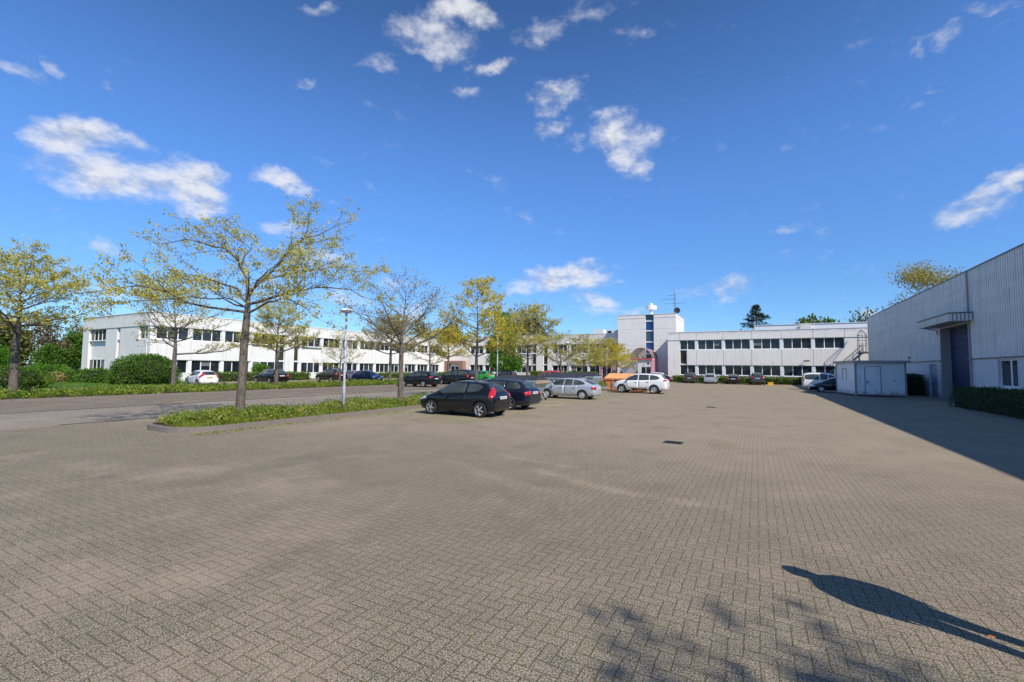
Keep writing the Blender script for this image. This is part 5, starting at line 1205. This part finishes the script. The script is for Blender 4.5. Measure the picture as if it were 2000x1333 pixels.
recar(V0, 'silver small family van, second in the row before the far hedge', SILVER, -5.95, 73.4, PI / 2, (.96, 1.0, .84))
recar(L0, 'black hatchback with bright red lamps, third in the row before the far hedge', BLACK, -2.95, 73.6, PI / 2, (1.0, 1.08, 1.08))
recar(S0, 'dark grey crossover car beside the yellow crate before the far hedge', GREY, .1, 73.4, PI / 2, (1.0, 1.04, 1.02))
recar(L0, 'silver car nose to the hedge glimpsed between the second and third cars of the far row', SILVER, -4.4, 76.0, PI / 2, .55) if False else None
recar(L0, 'black saloon with pale head lamp in the shade left of the white cabin', BLACK, 6.75, 52.6, PI, (1.1, 1.06, 1.04))

# ------------------------------------------------------------------ skips
G_S = 'dark lidded skips between the cars'
def skip(label, x, y, mat, lid, L=4.6, Wd=1.75, h=1.25, group=None, rise=.38, marks=False):
    t = thing('skip', label, 'skip', (x, y, 0), 0, group)
    x0, x1 = x - L / 2, x + L / 2; y0, y1 = y - Wd / 2, y + Wd / 2; s = .62
    b = MB(); b.prism([(x0 + s, .08), (x1 - s, .08), (x1, h * .92), (x1, h), (x0, h), (x0, h * .92)], y0, y1); b.build('tub', M[mat], t)
    b = MB()
    for k in range(5):
        xx = x0 + .8 + k * (L - 1.6) / 4
        for yy in (y0 - .05, y1): b.box(xx - .05, xx + .05, yy, yy + .05, .12, h - .06)
    b.box(x0 - .03, x1 + .03, y0 - .07, y0 - .051, h - .10, h); b.box(x0 - .03, x1 + .03, y1 + .051, y1 + .07, h - .10, h); b.build('rib', M[mat], t)
    # two sloping lids each side of a ridge
    for k in range(2):
        a, c = x0 + .02 + k * L / 2, x0 - .02 + (k + 1) * L / 2
        for sg in (-1, 1):
            b = MB(); ye = y + sg * (Wd / 2 + .06)
            b.add([(a, ye, h + .005), (c, ye, h + .005), (c - (.25 if k else 0), y + sg * .04, h + rise), (a + (0 if k else .25), y + sg * .04, h + rise), (a, ye, h + .05), (c, ye, h + .05), (c - (.25 if k else 0), y + sg * .04, h + rise + .04), (a + (0 if k else .25), y + sg * .04, h + rise + .04)], [(0, 1, 2, 3), (4, 5, 6, 7), (0, 1, 5, 4), (1, 2, 6, 5), (2, 3, 7, 6), (3, 0, 4, 7)])
            for q in range(1, 4):
                xx = a + (c - a) * q / 4; b.tube([(xx, ye, h + .06), (xx, y + sg * .1, h + rise + .03)], .022, 5)
            b.build('lid', M[lid], t)
    for xx in (x0 + .01, x1 - .01):
        b = MB(); sg = 1 if xx > x else -1
        b.add([(xx, y0, h + .004), (xx, y1, h + .004), (xx - sg * .24, y, h + rise)], [(0, 1, 2)]); b.build('end_flap', M[lid], t, normals=False)
    for xx in (x0 + .9, x1 - .9):
        for yy in (y0 - .09, y1 + .02): b = MB(); b.lathe([(.06, 0), (.06, .09)], (xx, yy, h * .55), 'y', 10); b.lathe([(.1, 0), (.1, .02)], (xx, yy, h * .55), 'y', 10); b.build('trunnion', M['steel'], t)
    if marks:
        b = MB(); xa = x0 + 1.0; y_ = y0 - .012
        for (u0, u1, v0, v1) in ((0, .12, .78, 1.08), (.12, .34, .78, .84), (.12, .34, .90, .96), (.12, .34, 1.02, 1.08), (.42, .54, .78, 1.08), (.54, .72, 1.0, 1.08), (.72, .82, .78, 1.08), (.54, .72, .86, .92), (0, .78, .58, .63), (0, .55, .48, .52)): b.box(xa + u0, xa + u1, y_, y_ + .01, v0, v1)
        b.build('lettering', M['ink'], t)
    return t
k1 = skip('grey galvanised skip with black lids between the navy estate and the silver hatchback', -12.6, 24.3, 'galv', 'lid', 2.9, 1.9, 1.30, G_S, .24)
b = MB(); b.box(-11.13, -11.09, 23.4, 25.2, 1.12, 1.30); b.build('end_board', M['rust_board'], k1)
skip('grey skip with black lids just behind the silver hatchback', -13.0, 32.2, 'galv', 'lid', 3.0, 1.9, 1.32, G_S, .22)
skip('grey skip with black lids whose sloping end shows left of the orange skip', -13.0, 35.6, 'galv', 'lid', 3.3, 1.9, 1.40, G_S, .24)
skip('orange skip with ridged sloping lids behind the white crossover', -10.3, 41.9, 'orange', 'orange_lid', 4.3, 1.95, 1.12, None, .46, True)
# wheeled trolley between the estate and the silver car
TX = -.75
t = thing('trolley', 'small galvanised trolley frame on castors between the navy estate and the silver car', 'trolley', (-11.2 + TX, 25.8, 0))
b = MB()
for yy in (25.5, 26.2):
    b.tube([(-11.5 + TX, yy, .16), (-11.5 + TX, yy, .95)], .025, 6); b.tube([(-10.95 + TX, yy, .16), (-11.45 + TX, yy, .95)], .025, 6); b.tube([(-11.55 + TX, yy, .18), (-10.9 + TX, yy, .18)], .03, 6)
for zz in (.18, .55, .92): b.tube([(-11.5 + TX, 25.5, zz), (-11.5 + TX, 26.2, zz)], .02, 6)
b.build('frame', M['galv'], t)
for xx in (-11.45 + TX, -11.0 + TX):
    for yy in (25.5, 26.2): b = MB(); b.lathe([(.075, -.025), (.075, .025)], (xx, yy, .08), 'y', 12); b.build('castor', M['black_rubber'], t)

# ------------------------------------------------------------------ lamp posts
G_L = 'lamp posts along the near strip'
def lamp(label, x, y, h, group, r=.055, rz=0.0, mat='lamp_paint'):
    t = thing('lamp_post', label, 'lamp post', (x, y, 0), rz, group)
    T = MW[t.name]
    b = MB(T); b.lathe([(r * 1.55, 0), (r * 1.5, 1.1), (r * 1.05, 1.25), (r, h - .12)], (0, 0, 0), 'z', 14); b.build('pole', M[mat], t, True)
    b = MB(T); b.box(-.035, .035, -r * 1.62, -r * 1.4, .45, .85); b.build('hatch', M['grey_steel'], t)
    b = MB(T); b.lathe([(r * 1.2, h - .12), (.10, h - .04), (.27, h + .0), (.30, h + .05), (.16, h + .11), (.03, h + .13)], (0, 0, 0), 'z', 20); b.build('lamp_head', M['white'], t, True)
    b = MB(T); b.lathe([(.24, h - .025), (.18, h - .06), (.09, h - .085)], (0, 0, 0), 'z', 16); b.build('diffuser', M['lamp_clear'], t, True)
    return t
l0 = lamp('nearest pale lamp post on the kerbed island between the large oak and the bare oak', -15.6, 13.67, 4.38, G_L, .047)
for (y, lb) in ((26.7, 'lamp post rising beside the golden oak behind the navy estate'), (39.7, 'thin lamp post before the middle office section behind the silver car'), (52.4, 'farthest lamp post of the island standing at the pink porch')):
    c = copy_tree(l0); c.location = (-15.6, y, 0); c['label'] = lb; c.scale = (.8, .8, 1.0)
lamp('pale lamp post by the wood behind the oak at the left edge', -53.5, 11.0, 4.9, 'lamp posts on the left lawn', .06)
c = copy_tree(l0); c.location = (-50.0, 45.2, 0); c['label'] = 'small far lamp post in front of the left wing right of the near lamp post'; c['group'] = 'lamp posts on the left lawn'; c.scale = (.8, .8, .92)

# small things
t = thing('plastic_crate', 'small yellow plastic crate on the paving right of the dark grey crossover', 'crate', (1.65, 70.2, 0))
b = MB(); x, y = 1.65, 70.2
b.box(x - .3, x + .3, y - .2, y + .2, .01, .05); b.box(x - .3, x + .3, y - .2, y - .17, .051, .42); b.box(x - .3, x + .3, y + .17, y + .2, .051, .42); b.box(x - .3, x - .27, y - .169, y + .169, .051, .42); b.box(x + .27, x + .3, y - .169, y + .169, .051, .42); b.build('box', M['yellow'], t)
b = MB(); b.box(x - .33, x + .33, y - .23, y + .23, .421, .46); b.build('rim', M['yellow'], t)
t = thing('litter_leaf', 'curled orange dry leaf lying on the paving in the right foreground', 'leaf', (1.2, 4.8, 0))
b = MB(); b.add([(1.525 + (x_ - 1.2) * .3, 4.86 + (y_ - 4.86) * .3, z_ * .6) for x_, y_, z_ in ((1.14, 4.86, .004), (1.19, 4.91, .03), (1.28, 4.9, .012), (1.31, 4.84, .025), (1.22, 4.81, .004))], [(0, 1, 2, 3, 4)]); b.build('blade', M['orange'], t, normals=False)
t = thing('litter_bin', 'small dark litter bin at the doorway pier of the left wing', 'bin', (-60.9, 44.9, 0))
b = MB(); b.lathe([(.22, .02), (.26, .75)], (-60.9, 44.9, 0), 'z', 14); b.build('tub', M['dark'], t); b = MB(); b.lathe([(.28, .752), (.28, .82), (.12, .86)], (-60.9, 44.9, 0), 'z', 14); b.build('lid', M['dark'], t)

# ------------------------------------------------------------------ people
def person(name, label, x, y, rz, joints, top, legs, hold=None):
    """one continuous skinned body: torso, neck, head, arms and legs; clothes are shells of the same body"""
    t = thing(name, label, 'person', (x, y, 0), rz)
    V = [v for v, r in joints['v']]; Rr = [r for v, r in joints['v']]
    me = bpy.data.meshes.new('body'); me.from_pydata(V, joints['e'], []); o = bpy.data.objects.new('body', me); C.objects.link(o)
    sk = o.modifiers.new('skin', 'SKIN'); sk.use_smooth_shade = True
    for i, r in enumerate(Rr): me.skin_vertices[0].data[i].radius = r if isinstance(r, tuple) else (r, r); me.skin_vertices[0].data[i].use_root = (i == 0)
    sb = o.modifiers.new('sub', 'SUBSURF'); sb.levels = sb.render_levels = 2
    dg = bpy.context.evaluated_depsgraph_get(); m2 = bpy.data.meshes.new_from_object(o.evaluated_get(dg)); bpy.data.objects.remove(o)
    m2.materials.clear(); bo = link('body', m2, [M['skin'], M[top], M[legs], M['black_plastic']], t, True)
    sl = joints['sleeve']
    for p in m2.polygons:
        z = p.center.z; 
        p.material_index = 3 if z < .09 else (2 if z < .98 else (1 if z < 1.50 and not (math.hypot(p.center.y, 0) > .2 and z < sl) else 0))
    b = MB(); b.lathe([(.02, .115), (.075, .10), (.102, .05), (.106, -.01), (.10, -.055)], (0, 0, 0), 'z', 18)
    for i, v in enumerate(b.v): b.v[i] = Vector((v.x * 1.08 - .012, v.y * .95, v.z + 1.70))
    me = bpy.data.meshes.new('hair'); me.from_pydata([tuple(v) for v in b.v], [], b.f); link('hair', me, M['hair'], t, True)
    return t
def pose(arms='down'):
    v = [((0, 0, .98), (.15, .215)), ((0, 0, 1.15), (.16, .225)), ((0, 0, 1.34), (.15, .225)), ((0, 0, 1.46), (.09, .12)), ((.01, 0, 1.55), (.055, .055)), ((.025, 0, 1.64), (.085, .075)), ((.02, 0, 1.72), (.10, .088)), ((.01, 0, 1.79), (.06, .055))]
    e = [(i, i + 1) for i in range(7)]
    # nose, ears
    k = len(v); v += [((.115, 0, 1.675), .014)]; e += [(5, k)]
    for s in (-1, 1): k = len(v); v.append(((.01, s * .105, 1.68), .016)); e.append((6, k))
    for s in (-1, 1):
        k = len(v); v += [((0, s * .19, 1.42), .080), ((.0, s * .262, 1.14), .075), ((.05, s * .235, .92), .050), ((.06, s * .24, .84), (.040, .022))]; e += [(3, k), (k, k + 1), (k + 1, k + 2), (k + 2, k + 3)]
        h = k + 3
        for j, (dx, dl) in enumerate(((.035, .075), (.012, .088), (-.012, .083), (-.033, .066))):
            q = len(v); v += [((.06 + dx, s * .238, .80), .010), ((.068 + dx, s * .228, .80 - dl * .5), .009), ((.078 + dx, s * .218, .80 - dl), .007)]; e += [(h, q), (q, q + 1), (q + 1, q + 2)]
        q = len(v); v += [((.10, s * .222, .835), .011), ((.115, s * .21, .80), .009)]; e += [(h, q), (q, q + 1)]
    for s in (-1, 1):
        k = len(v); v += [((0, s * .10, .86), .13), ((.015, s * .095, .54), .086), ((-.01, s * .11, .12), .047), ((-.01, s * .11, .05), .045), ((.14, s * .125, .03), (.035, .03))]; e += [(0, k), (k, k + 1), (k + 1, k + 2), (k + 2, k + 3), (k + 3, k + 4)]
    return dict(v=v, e=e, sleeve=.90)
pA = person('person', 'person in dark jacket and jeans outside the right of the picture, casting the long shadow', 1.94, 4.62, math.atan2(.456, -.89), pose(), 'cloth_dark', 'jeans')
pB = person('person', 'dark clothed person walking before the low wall behind the orange skip', -20.6, 78.0, -1.2, pose(), 'cloth_dark', 'cloth_dark')
